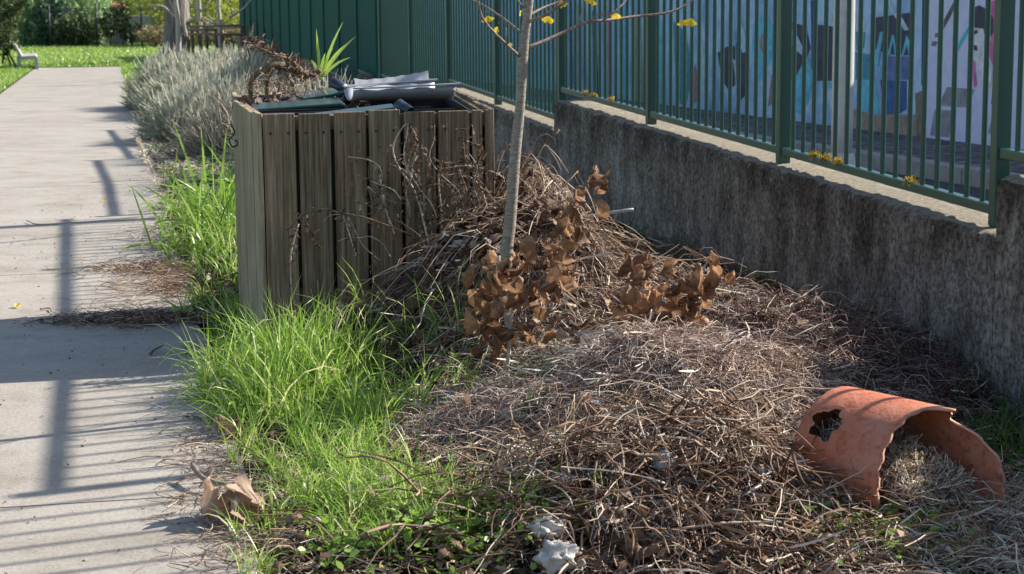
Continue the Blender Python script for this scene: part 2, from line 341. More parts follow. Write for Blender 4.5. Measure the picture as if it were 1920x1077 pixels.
# concrete path cast in bays, joints between them
path = empty('path'); path['kind'] = 'structure'
js = [-2.8, 1.2, 6.18, 11.2, 16.2, 21.2, 26.2, 31.2, 36.2, 41.2, 46.2, 54.3]
for a, b in zip(js[:-1], js[1:]):
    ns = np.linspace(-1.9, .38, 12); sl_ = np.linspace(a + .006, b - .006, 14); V = []
    for s in sl_:
        for n in ns:
            if n == ns[-1]: n = n + .02 * math.sin(s * 3.1)
            x, y, _ = W(s, n); V.append((x, y, g0(x, y)))
    c = len(ns); top = [(i * c + j, i * c + j + 1, (i + 1) * c + j + 1, (i + 1) * c + j) for i in range(len(sl_) - 1) for j in range(c - 1)]
    k = len(V); V2 = [(x, y, z - .12) for x, y, z in V]
    ring = [j for j in range(c)] + [i * c + c - 1 for i in range(1, len(sl_))] + [(len(sl_) - 1) * c + j for j in range(c - 2, -1, -1)] + [i * c for i in range(len(sl_) - 2, 0, -1)]
    side = [(ring[i], ring[i - 1], ring[i - 1] + k, ring[i] + k) for i in range(len(ring))]
    link('slab', mesh_py(V + V2, top + side), MT['path'], path)
lz = lambda x, y: g0(x, y) + .012
sheet('lawn', np.concatenate([np.arange(-10, 60, 1.5), np.arange(60, 120, 6)]), np.concatenate([np.arange(-60, -6, 6), np.linspace(-6, -1.91, 8)]), lz, MT['lawn'])
sheet('far_lawn', np.concatenate([np.arange(54.4, 75, 1.5), np.arange(75, 140, 6)]), np.linspace(-1.9, 26, 16), lz, MT['lawn'])

# ------------------------------------------------------------------ retaining wall
wall = empty('concrete_wall', (0, 0, 0), 'low stained concrete retaining wall stepping down beside the fence', 'wall')
def wall_section(s0, s1, top, n0=3.30, th=.27):
    prof = [(n0 - .005, -.9), (n0, -.2), (n0, .0), (n0, top * .4), (n0, top * .7), (n0, top - .10), (n0, top - .035), (n0 + .006, top - .016), (n0 + .028, top - .002), (n0 + .06, top), (n0 + .13, top), (n0 + .2, top), (n0 + th - .015, top), (n0 + th, top - .02), (n0 + th, -1.2)]
    st = np.arange(s0, s1, .05 if s0 < 20 else .25); st = np.append(st, s1); V = []; T = []
    K = len(prof)
    rr = random.Random(int(s0 * 10))
    for i, s in enumerate(st):
        e = 1 if 0 < i < len(st) - 1 else 0
        er = (.02 if i in (0, len(st) - 1) else 0)
        for j, (n, z) in enumerate(prof):
            rough = .006 if 5 <= j <= 9 else .0025
            zz = z + float(gz(FD[1] * s)) * (1 if j < 3 else 0) + rr.uniform(-rough, rough) * (j > 2) - (er if 6 < j < 13 else 0)
            V.append(W(s + (er if i == 0 else -er) * (6 < j < 13), n + rr.uniform(-rough, rough), zz))
            T.append(1.0 if 6 <= j <= 9 else (.75 if j == 5 else (.45 if j == 4 else .12)))
    Fc = [(i * K + j, (i + 1) * K + j, (i + 1) * K + j + 1, i * K + j + 1) for i in range(len(st) - 1) for j in range(K - 1)]
    Fc += [tuple(range(K))[::-1] and tuple(range(K)), tuple((len(st) - 1) * K + j for j in range(K))[::-1]]
    me = mesh_py(V, Fc, False, T); bm = bmesh.new(); bm.from_mesh(me); bmesh.ops.recalc_face_normals(bm, faces=bm.faces); bm.to_mesh(me); bm.free()
    me.polygons.foreach_set('use_smooth', [True] * len(me.polygons))
    try: me.set_sharp_from_angle(angle=math.radians(50))
    except Exception: pass
    link('wall_section', me, MT['wall'], wall)
SEC = [(-.7, 6.86, .865), (6.87, 14.43, .635), (14.44, 19.55, .405), (19.56, 26.38, .175), (26.39, 33.9, -.03), (33.91, 41.5, -.24), (41.51, 51, -.45)]
for s0, s1, t in SEC: wall_section(s0, s1, t)
def topz(s):
    for s0, s1, t in SEC:
        if s <= s1 + .005: return t
    return SEC[-1][2]

# ------------------------------------------------------------------ steel bar fence
fence = empty('bar_fence', (0, 0, 0), 'dark green steel fence of round upright bars on the concrete wall', 'fence')
NF = 3.42; FH = 1.90
def upright(s, n, z0, z1, half, name, parent, mat, b=.006):
    mb = MB(); p = np.array(W(s - half, n - half, z0)); a = np.array([FD[0], FD[1], 0]) * 2 * half; c = np.array([NR[0], NR[1], 0]) * 2 * half
    mb.box(p, a, c, (0, 0, z1 - z0)); return link(name, bevel(mb.mesh(), b, 2), mat, parent)
posts = [7.1 + 2.525 * i for i in range(-3, 8)]
bar_me = {}
def bar_mesh(L):
    k = round(L, 3)
    if k not in bar_me:
        V = []; Fc = []
        for z in (0, L):
            for j in range(10): V.append((.0115 * math.cos(j * math.pi / 5), .0115 * math.sin(j * math.pi / 5), z))
        Fc = [(j, (j + 1) % 10, 10 + (j + 1) % 10, 10 + j) for j in range(10)]
        bar_me[k] = mesh_py(V, Fc, True); bar_me[k].materials.append(MT['green'])
    return bar_me[k]
for i, s in enumerate(posts):
    t = topz(s - .3) if s < 7 or True else 0
    t = max(topz(s - .2), topz(s + .2)); zb = topz(s) - .0
    upright(s, NF, zb, t + FH + .06, .031, 'post', fence, MT['green'])
    if i + 1 < len(posts):
        s1 = posts[i + 1]; mid = topz((s + s1) / 2); lo, hi = mid + .045, mid + FH
        # rails stop at the posts
        for (za, zb_) in ((lo, lo + .04), (hi - .04, hi)):
            mb = MB(); mb.box(W(s + .032, NF - .022, za), np.array([FD[0], FD[1], 0]) * (s1 - s - .064), np.array([NR[0], NR[1], 0]) * .044, (0, 0, zb_ - za))
            link('rail', bevel(mb.mesh(), .004, 2), MT['green'], fence)
        nb = 16; me = bar_mesh(hi - lo - .08)
        for j in range(1, nb + 1):
            q = s + (s1 - s) * j / (nb + 1)
            link('bar', me, None, fence, W(q, NF, lo + .04))
# solid sheet panels farther along
pf = empty('sheet_fence', (0, 0, 0), 'tall dark green sheet metal fence panels beyond the bar fence', 'fence')
sp = 24.95; k = 0
while sp < 50.4:
    wd = R.choice([2.0, 2.1, 1.95, 2.1]); t = topz(sp + .1)
    mb = MB(); mb.box(W(sp + .012, NF - .012, max(t, topz(sp + wd - .2)) + .03 - .12), np.array([FD[0], FD[1], 0]) * (wd - .024), np.array([NR[0], NR[1], 0]) * .03, (0, 0, 1.55))
    p = link('panel', bevel(mb.mesh(), .003), MT['greenpanel'], pf)
    mb = MB(); mb.box(W(sp - .012, NF - .05, t + .0), np.array([FD[0], FD[1], 0]) * .05, np.array([NR[0], NR[1], 0]) * .037, (0, 0, 1.46))
    link('post', bevel(mb.mesh(), .004), MT['greenpanel'], pf)
    sp += wd; k += 1
mb = MB(); 
for s0, s1, t in SEC[3:]:
    a = max(s0, 25.0); mb.box(W(a, NF - .10, t + .02), np.array([FD[0], FD[1], 0]) * (s1 - a), np.array([NR[0], NR[1], 0]) * .045, (0, 0, .045))
link('bottom_rail', mb.mesh(), MT['green'], pf)

# ------------------------------------------------------------------ street behind the fence
kd = np.array([-math.sin(math.radians(15.2)), math.cos(math.radians(15.2))]); kn = np.array([kd[1], -kd[0]])
kn0 = 4.03 * kn[0] + 15.89 * kn[1]; wn0 = 4.86 * kn[0] + 19.13 * kn[1]
def K(a, n, z=0.0): return (kd[0] * a + kn[0] * n, kd[1] * a + kn[1] * n, z)
def ksheet(name, n0, n1, dz, mat, nc=3):
    A = np.arange(-6, 62, 2.); Ns = np.linspace(n0, n1, nc); V = []
    for a in A:
        for n in Ns: x, y, _ = K(a, n); V.append((x, y, g0(x, y) + dz))
    c = nc; Fc = [(i * c + j, i * c + j + 1, (i + 1) * c + j + 1, (i + 1) * c + j) for i in range(len(A) - 1) for j in range(c - 1)]
    o = link(name, mesh_py(V, Fc), mat); o['kind'] = 'structure'; return o
V = []; A = np.arange(-6, 60, 2.)
for a in A:
    p = np.array(W(a, 3.60)); V.append((p[0], p[1], g0(p[0], p[1]) - .10)); q = K(a / math.cos(math.radians(3.6)), kn0 - .005); V.append((q[0], q[1], g0(q[0], q[1]) - .13))
tmp = mesh_py(V, [(2 * i, 2 * i + 1, 2 * i + 3, 2 * i + 2) for i in range(len(A) - 1)]); o = link('road', tmp, MT['asphalt']); o['kind'] = 'structure'
def mk_cobble():
    m, nt, b = newmat('small_setts'); v = N_(nt, 'ShaderNodeTexVoronoi'); v.inputs['Scale'].default_value = 9; tc = N_(nt, 'ShaderNodeTexCoord'); nt.links.new(tc.outputs['Object'], v.inputs['Vector'])
    n = noise(nt, 12, 5); r = ramp(nt, [(.3, (.14, .13, .12)), (.7, (.34, .32, .29))]); nt.links.new(v.outputs['Color'], r.inputs[0])
    r2 = ramp(nt, [(.0, (1, 1, 1)), (.6, (.45, .42, .4))]); nt.links.new(v.outputs['Distance'], r2.inputs[0]); x = mixc(nt, 1, r.outputs[0], r2.outputs[0], 'MULTIPLY')
    nt.links.new(x, b.inputs['Base Color']); b.inputs['Roughness'].default_value = .9; bump(nt, b, v.outputs['Distance'], .02, -1.); return m
MT['cobble'] = mk_cobble()
ksheet('pavement', kn0 + .155, wn0, .0, MT['cobble'])
kerb = empty('kerb', (0, 0, 0)); kerb['kind'] = 'structure'
for a in np.arange(2, 44, 1.0):
    x, y, _ = K(a, kn0); x2, y2, _ = K(a + .98, kn0); z = g0(x, y)
    mb = MB(); mb.box((x, y, z - .2), (x2 - x, y2 - y, g0(x2, y2) - z), np.array([kn[0], kn[1], 0]) * .15, (0, 0, .215)); link('kerb_stone', bevel(mb.mesh(), .012, 2), MT['kerb'], kerb)
# lamp pole
pole = empty('lamp_pole', (2.67, 15.71, -.1), 'pale grey round lamp pole standing by the kerb behind the bars', 'pole')
link('shaft', tube_mesh([(2.67, 15.71, -.12), (2.67, 15.71, 2.), (2.67, 15.71, 5.5)], [.088, .086, .07], 20), MT['white'], pole)
link('base_collar', tube_mesh([(2.67, 15.71, -.12), (2.67, 15.71, .0), (2.67, 15.71, .12)], [.12, .12, .10], 20, k=1), MT['white'], pole)

# ------------------------------------------------------------------ mural wall
mw = empty('mural_wall', (0, 0, 0), 'long street wall painted with a blue and violet mural behind the fence', 'wall')
def mk_mural():
    m, nt, b = newmat('mural_blue'); n = noise(nt, 1.4, 6, .6); n2 = noise(nt, 7, 6, .7)
    r = ramp(nt, [(.30, (.20, .33, .54)), (.45, (.36, .54, .78)), (.58, (.56, .72, .90)), (.72, (.38, .70, .82))]); nt.links.new(n.outputs[0], r.inputs[0])
    r2 = ramp(nt, [(.3, (.75, .75, .78)), (.6, (1.1, 1.1, 1.1))]); nt.links.new(n2.outputs[0], r2.inputs[0]); x = mixc(nt, .8, r.outputs[0], r2.outputs[0], 'MULTIPLY')
    nt.links.new(x, b.inputs['Base Color']); b.inputs['Roughness'].default_value = .8; return m
MT['mural'] = mk_mural(); MT['violet'] = plain('mural_violet', (.72, .72, .92), .8, var=.08)
def mural_section(a0, a1, mat, zt=2.7):
    za = min(g0(*K(a0, wn0)[:2]), g0(*K(a1, wn0)[:2])) - .3
    mb = MB(); mb.box(K(a0, wn0, za), (kd[0] * (a1 - a0), kd[1] * (a1 - a0), 0), np.array([kn[0], kn[1], 0]) * .22, (0, 0, zt - za)); return link('wall_section', bevel(mb.mesh(), .01), mat, mw)
def mur(px, py, lift=0.0):     # where a ray meets the wall face
    d = ray(px, py); n3 = np.array([kn[0], kn[1], 0]); t = (wn0 - lift) / (d @ n3); p = np.array([0, 0, H]) + t * d; return p
a_split = float(np.dot(mur(1737, 150)[:2], kd))
mural_section(a_split, 62, MT['mural']); mural_section(4, a_split - .003, MT['violet'])
_pl = {}
def paint(pts, c, layer):
    key = tuple(c)
    if key not in _pl: _pl[key] = plain('mural_paint', c, .8, var=.32)
    P = [mur(x, y, .003 + .002 * layer) for x, y in pts]; n = len(P)
    c0 = np.array([kn[0], kn[1], 0])
    me = mesh_py(P, [tuple(range(n))]); bm = bmesh.new(); bm.from_mesh(me); bmesh.ops.recalc_face_normals(bm, faces=bm.faces); bmesh.ops.triangulate(bm, faces=bm.faces); bm.to_mesh(me); bm.free()
    return link('painted_shape', me, _pl[key], mw)
DK = (.085, .075, .105); CY_ = (.18, .56, .72); LB = (.52, .66, .80); TL = (.10, .32, .42); GR = (.32, .31, .33); PK = (.82, .16, .40); WH = (.80, .80, .86); BR = (.26, .20, .15); DB = (.03, .08, .26)
L = [  # outlines of the painted shapes, far bay to near bay
 ([(1052, 40), (1066, 40), (1066, 178), (1052, 176)], LB, 0), ([(1078, 8), (1092, 8), (1092, 180), (1078, 178)], (.40, .40, .46), 0), ([(1110, 20), (1118, 20), (1122, 185), (1112, 184)], DK, 0),
 ([(1130, 0), (1146, 0), (1144, 188), (1132, 186)], (.45, .45, .5), 0), ([(1140, 20), (1146, 20), (1146, 180), (1141, 180)], PK, 1), ([(1160, 10), (1172, 10), (1176, 190), (1164, 190)], CY_, 0), ([(1188, 30), (1202, 20), (1206, 195), (1190, 190)], (.34, .34, .2), 0),
 ([(1228, 60), (1236, 30), (1244, 60), (1250, 200), (1232, 196)], CY_, 0), ([(1262, 40), (1284, 60), (1300, 130), (1286, 200), (1268, 190)], TL, 0), ([(1290, 150), (1304, 120), (1312, 180), (1298, 200)], (.42, .2, .22), 1),
 ([(1345, 100), (1362, 88), (1378, 86), (1378, 160), (1366, 170), (1354, 150)], DK, 0), ([(1374, 110), (1384, 120), (1398, 180), (1396, 200), (1382, 170)], LB, 1), ([(1310, 20), (1322, 60), (1330, 120), (1318, 160), (1306, 90)], LB, 0),
 ([(1380, 80), (1398, 74), (1404, 140), (1402, 176), (1386, 190), (1380, 150)], DK, 2), ([(1384, 20), (1396, 60), (1402, 96), (1392, 100), (1380, 50)], LB, 3), ([(1412, 45), (1440, 20), (1450, 60), (1448, 110), (1418, 160), (1410, 100)], CY_, 0),
 ([(1428, 64), (1436, 70), (1438, 90), (1430, 102), (1424, 84)], (.40, .28, .30), 1), ([(1446, 140), (1456, 136), (1454, 190), (1440, 200)], (.42, .26, .20), 1),
 ([(1480, 40), (1512, 50), (1520, 90), (1500, 140), (1484, 158)], DK, 0), ([(1478, 50), (1492, 62), (1506, 90), (1504, 104), (1488, 92), (1478, 74)], LB, 1), ([(1478, 170), (1500, 130), (1512, 106), (1526, 140), (1516, 190), (1500, 215), (1480, 205)], CY_, 1),
 ([(1520, 0), (1530, 0), (1530, 150), (1522, 150)], DB, 0), ([(1530, 46), (1562, 50), (1562, 152), (1530, 152)], DK, 1), ([(1542, 10), (1556, 38), (1566, 46), (1566, 34), (1552, 18)], LB, 2), ([(1540, 152), (1562, 152), (1562, 166), (1540, 164)], CY_, 2),
 ([(1604, 30), (1616, 24), (1624, 48), (1616, 58), (1606, 52)], LB, 1), ([(1604, 60), (1622, 60), (1620, 90), (1606, 96)], TL, 1), ([(1604, 98), (1640, 104), (1640, 150), (1604, 150)], TL, 0), ([(1606, 152), (1640, 150), (1648, 200), (1650, 235), (1606, 230)], CY_, 0),
 ([(1636, 34), (1664, 30), (1690, 26), (1706, 24), (1708, 104), (1680, 104), (1660, 100), (1640, 92)], DK, 1), ([(1668, 0), (1676, 20), (1692, 34), (1704, 56), (1696, 58), (1684, 40), (1670, 22), (1664, 0)], LB, 2),
 ([(1638, 118), (1650, 60), (1656, 60), (1646, 124), (1660, 138), (1654, 142)], CY_, 2), ([(1664, 104), (1672, 66), (1676, 66), (1682, 104), (1678, 104), (1674, 78), (1668, 104)], CY_, 2), ([(1690, 104), (1700, 66), (1706, 80), (1704, 104), (1700, 84), (1694, 104)], CY_, 2),
 ([(1662, 106), (1706, 106), (1706, 150), (1662, 150)], (.14, .20, .40), 1), ([(1650, 150), (1700, 152), (1700, 205), (1660, 230)], (.06, .14, .34), 0),
 ([(1560, 205), (1580, 200), (1640, 215), (1716, 215), (1722, 258), (1640, 252), (1560, 240)], (.40, .30, .24), 1), ([(1716, 176), (1733, 168), (1734, 262), (1718, 258)], BR, 2), ([(1729, 0), (1735, 0), (1734, 160), (1727, 160)], DB, 2),
 ([(1790, 0), (1798, 0), (1770, 54), (1760, 56)], (.16, .14, .12), 0), ([(1754, 62), (1766, 62), (1763, 70), (1752, 70)], BR, 0), ([(1748, 78), (1758, 78), (1754, 87), (1746, 86)], BR, 0), ([(1788, 96), (1820, 42), (1824, 46), (1793, 102)], (.10, .48, .55), 0),
 ([(1776, 163), (1828, 168), (1812, 202), (1760, 198)], GR, 0), ([(1752, 206), (1794, 208), (1778, 258), (1744, 254)], GR, 0), ([(1860, 220), (1888, 222), (1886, 240), (1852, 252)], GR, 0),
 ([(1850, 6), (1866, 0), (1892, 0), (1896, 30), (1886, 40), (1876, 100), (1862, 128), (1852, 96), (1856, 60), (1846, 30)], PK, 0), ([(1822, 112), (1828, 114), (1832, 160), (1826, 166)], PK, 0),
 ([(1820, 54), (1826, 42), (1858, 50), (1858, 74), (1850, 98), (1854, 118), (1860, 130), (1858, 160), (1842, 175), (1832, 118), (1822, 110), (1818, 84)], WH, 1),
 ([(1820, 30), (1826, 14), (1836, 10), (1850, 18), (1862, 34), (1862, 60), (1852, 76), (1846, 66), (1844, 54), (1826, 52)], DK, 2), ([(1824, 58), (1832, 56), (1834, 62), (1826, 66)], DK, 2), ([(1824, 84), (1832, 86), (1833, 96), (1826, 94)], DK, 2),
 ([(1880, 38), (1896, 34), (1896, 90), (1886, 110), (1880, 80)], DK, 2), ([(1876, 110), (1884, 120), (1892, 160), (1886, 200), (1880, 170), (1868, 190), (1858, 196), (1862, 160)], DK, 2), ([(1884, 72), (1893, 76), (1892, 150), (1884, 120)], WH, 3)]
for pts, c, ly in L: paint(pts, c, ly)

# ------------------------------------------------------------------ timber bin box
box = empty('timber_box', (-.7, 9.1, 0), 'weathered grey wooden slat enclosure around black compost bins', 'enclosure')
BA, BC1, BC2, BD, BB = np.array([-1.088, 8.37]), np.array([-1.29, 9.10]), np.array([-1.40, 9.85]), np.array([-.29, 10.03]), np.array([-.07, 8.56])
BHt = 1.05; cen = np.array([-.72, 9.1])
def slats(p, q, widths, gap, name='slat', nails=False, dz=0.0, z0=-.05, mat=None):
    d = (q - p); Ld = np.linalg.norm(d); d = d / Ld; nrm_ = np.array([d[1], -d[0]]); 
    if np.dot(nrm_, (p + q) / 2 - cen) < 0: nrm_ = -nrm_
    x = 0
    for wd in widths:
        zt = BHt + R.uniform(-.006, .006) + dz; o = p + d * x; tw = R.uniform(-.002, .002)
        mb = MB(); mb.box((o[0] + nrm_[0] * tw, o[1] + nrm_[1] * tw, z0), (d[0] * wd, d[1] * wd, 0), (-nrm_[0] * .022, -nrm_[1] * .022, 0), (R.uniform(-.003, .003), 0, zt - z0))
        sobj = link(name, bevel(mb.mesh(), .0025), mat or MT['wood'], box)
        if nails:
            for fx in (.22, .78):
                c = o + d * wd * fx + nrm_ * (.0015 + tw); mb = MB()
                mb.add([(c[0] + d[0] * .006 * math.cos(a), c[1] + d[1] * .006 * math.cos(a), BHt - .085 + R.uniform(-.006, .006) * 0 + .006 * math.sin(a)) for a in np.arange(0, 6.28, .785)] , [tuple(range(8))])
                me = mb.mesh(); bm = bmesh.new(); bm.from_mesh(me); r_ = bmesh.ops.extrude_face_region(bm, geom=bm.faces[:]); bmesh.ops.translate(bm, vec=(nrm_[0] * .0015, nrm_[1] * .0015, 0), verts=[v for v in r_['geom'] if isinstance(v, bmesh.types.BMVert)]); bm.to_mesh(me); bm.free()
                n_ = link('nail', me, MT['black'], sobj); n_.location = tuple(-np.array(box.location)); n_.location = (0, 0, 0)
        x += wd + gap
def edge_len(a, b): return np.linalg.norm(b - a)
Lf = edge_len(BA, BB)
slats(BA + (BB - BA) * .026, BB, [.1365] * 6, .0155, nails=True)
q = BA + (BB - BA) / Lf * (.026 * Lf + 6 * .152); slats(q, BB, [.045, .035], .012)
k_ = 5; wd = (edge_len(BA, BC1) - .004 * (k_ - 1)) / k_; slats(BA, BC1, [wd - .004] * k_, .008, mat=MT['bouncewood'])
k_ = 5; wd = (edge_len(BC1, BC2) - .008 * (k_ - 1)) / k_; slats(BC1, BC2, [wd] * k_, .008, mat=MT['bouncewood'])
k_ = 8; wd = (edge_len(BC2, BD) - .016 * (k_ - 1)) / k_; slats(BC2, BD, [wd] * k_, .016, dz=-.01)
k_ = 10; wd = (edge_len(BB, BD) - .014 * (k_ - 1)) / k_; slats(BB, BD, [wd] * k_, .014)
def inset(pts, d):
    out = []
    for p in pts: v = cen - p; out.append(p + v / np.linalg.norm(v) * d)
    return out
ring = [BA, BC1, BC2, BD, BB]; rin = inset(ring, .035); rin2 = inset(ring, .075)
for i in range(5):
    a, b = rin[i], rin[(i + 1) % 5]; a2, b2 = rin2[i], rin2[(i + 1) % 5]
    for z in (BHt - .075, .22):
        mb = MB(); V = [(*a, z), (*b, z), (*b2, z), (*a2, z)]; V += [(x, y, zz + .06) for x, y, zz in V]
        mb.add(V, [(0, 1, 2, 3), (7, 6, 5, 4), (0, 4, 5, 1), (1, 5, 6, 2), (2, 6, 7, 3), (3, 7, 4, 0)]); link('frame_rail', mb.mesh(), MT['wood'], box)
rl = inset(ring, .09); rl2 = inset(ring, .105); mb = MB(); V = []
for z in (0.0, BHt - .03): V += [(*p, z) for p in rl]
for z in (0.0, BHt - .03): V += [(*p, z) for p in rl2]
Fc = []
for i in range(5):
    j = (i + 1) % 5; Fc += [(i, j, 5 + j, 5 + i), (10 + i, 15 + i, 15 + j, 10 + j), (5 + i, 5 + j, 15 + j, 15 + i)]
mb.add(V, Fc); link('black_liner', mb.mesh(), MT['black'], box)
# divider boards inside, dark fill
fdir = (BB - BA) / Lf; sdir = np.array([-fdir[1], fdir[0]])
def ipt(u, v): # u along the front 0..1, v depth metres
    return BA + (BB - BA) * u + sdir * v
for v, u0, u1 in ((.46, .03, .80), (.30, .02, .88), (.98, -.0, .85)):
    p, q = ipt(u0, v), ipt(u1, v + .02); mb = MB(); mb.box((*p, .45), (q[0] - p[0], q[1] - p[1], 0), (sdir[0] * .018, sdir[1] * .018, 0), (0, 0, BHt - .02 - .45)); link('divider', mb.mesh(), MT['black'], box)
mb = MB(); mb.add([(*p, .72) for p in rl2], [(0, 1, 2, 3, 4)][::1]); f_ = link('fill_cover', mb.mesh(), MT['soil'], box); f_['label'] = 'dark rotted contents inside the bins'

# lids, handles and tub on top
def slab_on(u0, u1, v0, v1, z0, z1, th, name, label, cat, mat, r=.012):
    a, b, c = ipt(u0, v0), ipt(u1, v0), ipt(u0, v1); o = np.array([*a, z0]); e = np.array([b[0] - a[0], b[1] - a[1], z1 - z0]); f = np.array([c[0] - a[0], c[1] - a[1], .01])
    t = empty(name, tuple(o), label, cat)
    mb = MB(); mb.box(o, e, f, (0, 0, th)); link('lid_plate', bevel(mb.mesh(), r, 3), mat, t)
    mb = MB(); mb.box(o + e * .03 - f * .015 + np.array([0, 0, th * .35]), e * .94, f * .05, (0, 0, th * .9)); link('lid_rim', bevel(mb.mesh(), .008, 2), mat, t)
    return t, o, e, f
def handle(t, c, d, w_=.09, r=.034):
    # a curled C-shaped lip: arc swept along d
    d = np.array(d, float); d /= np.linalg.norm(d); side = np.cross(d, [0, 0, 1]); side /= np.linalg.norm(side); up = np.cross(side, d)
    V = []; n = 12
    for x in (-w_, w_):
        for rr in (r, r - .006):
            for i in range(n): a = math.radians(-35 + 225 * i / (n - 1)); V.append(np.array(c) + d * x + side * math.cos(a) * rr + up * math.sin(a) * rr)
    Fc = []
    for i in range(n - 1):
        Fc += [(i, i + 1, 2 * n + i + 1, 2 * n + i), (n + i, 3 * n + i, 3 * n + i + 1, n + i + 1), (i, n + i, n + i + 1, i + 1), (2 * n + i, 2 * n + i + 1, 3 * n + i + 1, 3 * n + i)]
    Fc += [(0, 2 * n, 3 * n, n), (n - 1, 2 * n - 1, 4 * n - 1, 3 * n - 1)]
    return link('handle', mesh_py(V, Fc, True), MT['hinge'], t)
t, o, e, f = slab_on(.02, .42, .50, .80, BHt - .035, BHt - .015, .016, 'bin_lid', 'long dark green plastic bin lid lying flat at the left of the box', 'lid', MT['darkgreenplastic'])
t2, o2, e2, f2 = slab_on(.18, .46, .82, 1.12, BHt - .025, BHt + .015, .016, 'bin_lid', 'dark green bin lid with curled blue grey handle beside the spiky plant', 'lid', MT['darkgreenplastic'])
c = ipt(.44, .95); handle(t2, (c[0], c[1], BHt + .045), (fdir[0] * .8, fdir[1] * .8, -.42), .055, .032)
c = ipt(.47, .85); handle(t2, (c[0], c[1], BHt - .005), (sdir[0], sdir[1], .1), .05, .04)
t3, o3, e3, f3 = slab_on(.25, .60, .10, .27, BHt - .05, BHt - .015, .02, 'bin_lid', 'small dark bin lid just behind the front slats with a curled handle', 'lid', MT['darkgreenplastic'])
c = ipt(.635, .16); handle(t3, (c[0], c[1], BHt - .005), (fdir[0] * .5 - sdir[0] * .6, fdir[1] * .5 - sdir[1] * .6, -.35), .04, .030)
# broken grey tub: half shell lying on its side
tub = empty('broken_tub', (-.4, 9.45, BHt), 'broken pale grey plastic tub lying on the wooden box', 'tub')
p0, p1 = ipt(.45, .66), ipt(.90, .74); V = []; Fc = []; nl, na = 14, 12
ax = np.array([p1[0] - p0[0], p1[1] - p0[1], 0.]); Lx = np.linalg.norm(ax); ax /= Lx; sx = np.array([-ax[1], ax[0], 0])
for layer in (0, .006):
    for i in range(nl):
        tt = i / (nl - 1); rad = .035 + .085 * math.sin(min(1, tt * 1.15) * math.pi * .5) - layer; hgt = .055 + .03 * tt
        for j in range(na):
            a = math.pi * (1.02 + .96 * j / (na - 1)); c = np.array([p0[0], p0[1], BHt + .058 + .012 * tt]) + ax * Lx * tt
            V.append(c + sx * math.cos(a) * (rad + .05) + np.array([0, 0, 1]) * (math.sin(a) * hgt * (1 - layer * 3)) + np.array([0, 0, .004 * math.sin(i * 1.7 + j)]) * (j in (0, na - 1)))
m_ = nl * na
for i in range(nl - 1):
    for j in range(na - 1):
        b_ = i * na + j; Fc += [(b_, b_ + 1, b_ + na + 1, b_ + na), (m_ + b_, m_ + b_ + na, m_ + b_ + na + 1, m_ + b_ + 1)]
for i in range(nl - 1): b_ = i * na; Fc += [(b_, b_ + na, m_ + b_ + na, m_ + b_), (b_ + na - 1, m_ + b_ + na - 1, m_ + b_ + 2 * na - 1, b_ + 2 * na - 1)]
for j in range(na - 1): b_ = j; Fc += [(b_, m_ + b_, m_ + b_ + 1, b_ + 1)]; b_ = (nl - 1) * na + j; Fc += [(b_, b_ + 1, m_ + b_ + 1, m_ + b_)]
link('shell', mesh_py(V, Fc, True), MT['greytub'], tub)
for sgn in (1, -1):
    mb = MB(); pp = [np.array([p0[0], p0[1], BHt + .060 + .012 * t_]) + ax * Lx * t_ + sx * sgn * (.035 + .085 * math.sin(min(1, t_ * 1.15) * math.pi * .5) + .055) for t_ in np.linspace(0, 1.04, 9)]
    for a, b in zip(pp[:-1], pp[1:]): mb.box(a - sx * .012, b - a, sx * .026, (0, 0, .007))
    link('rim', mb.mesh(), MT['greytub'], tub)
# raised back wall of the tub, a ragged sheet
V = []; Fc = []; ns_ = 12
for i in range(ns_):
    t_ = i / (ns_ - 1); base = np.array([p0[0], p0[1], BHt + .055]) + ax * (Lx * (.16 + .80 * t_)) + sx * (.15 + .03 * t_)
    hh = .028 + .032 * t_ ** 2 + (.012 if i == 0 else 0) + .004 * (i % 2)
    V += [base, base + np.array([0, 0, hh]) + sx * .02, base + sx * .006, base + np.array([0, 0, hh]) + sx * .026]
for i in range(ns_ - 1): b_ = i * 4; Fc += [(b_, b_ + 4, b_ + 5, b_ + 1), (b_ + 2, b_ + 3, b_ + 7, b_ + 6), (b_ + 1, b_ + 5, b_ + 7, b_ + 3)]
link('back_wall', mesh_py(V, Fc), MT['greytub'], tub)
# spiky green seedling
sp_ = empty('spiky_plant', tuple(spot(600, 150, 9.75)), 'young spiky green plant with long pointed leaves growing on the box', 'plant')
b0 = np.array(sp_.location)
for tip in ((593, 55), (643, 42), (668, 68), (658, 108), (625, 90), (610, 100), (648, 84), (582, 112)):
    e_ = spot(*tip, 9.75 + R.uniform(-.1, .1)); P = np.array([b0 + (e_ - b0) * t_ + np.array([0, 0, .02 * math.sin(t_ * 3.1)]) for t_ in np.linspace(0, 1, 6)])[None]
    V, Q, T = ribbons(P, np.array([.006, .013, .015, .012, .007, .001]), np.array([R.uniform(.4, .8)]), np.array([[[0, -1, .15]]])); link('leaf', mesh_np(V, Q, T), MT['grass'], sp_)

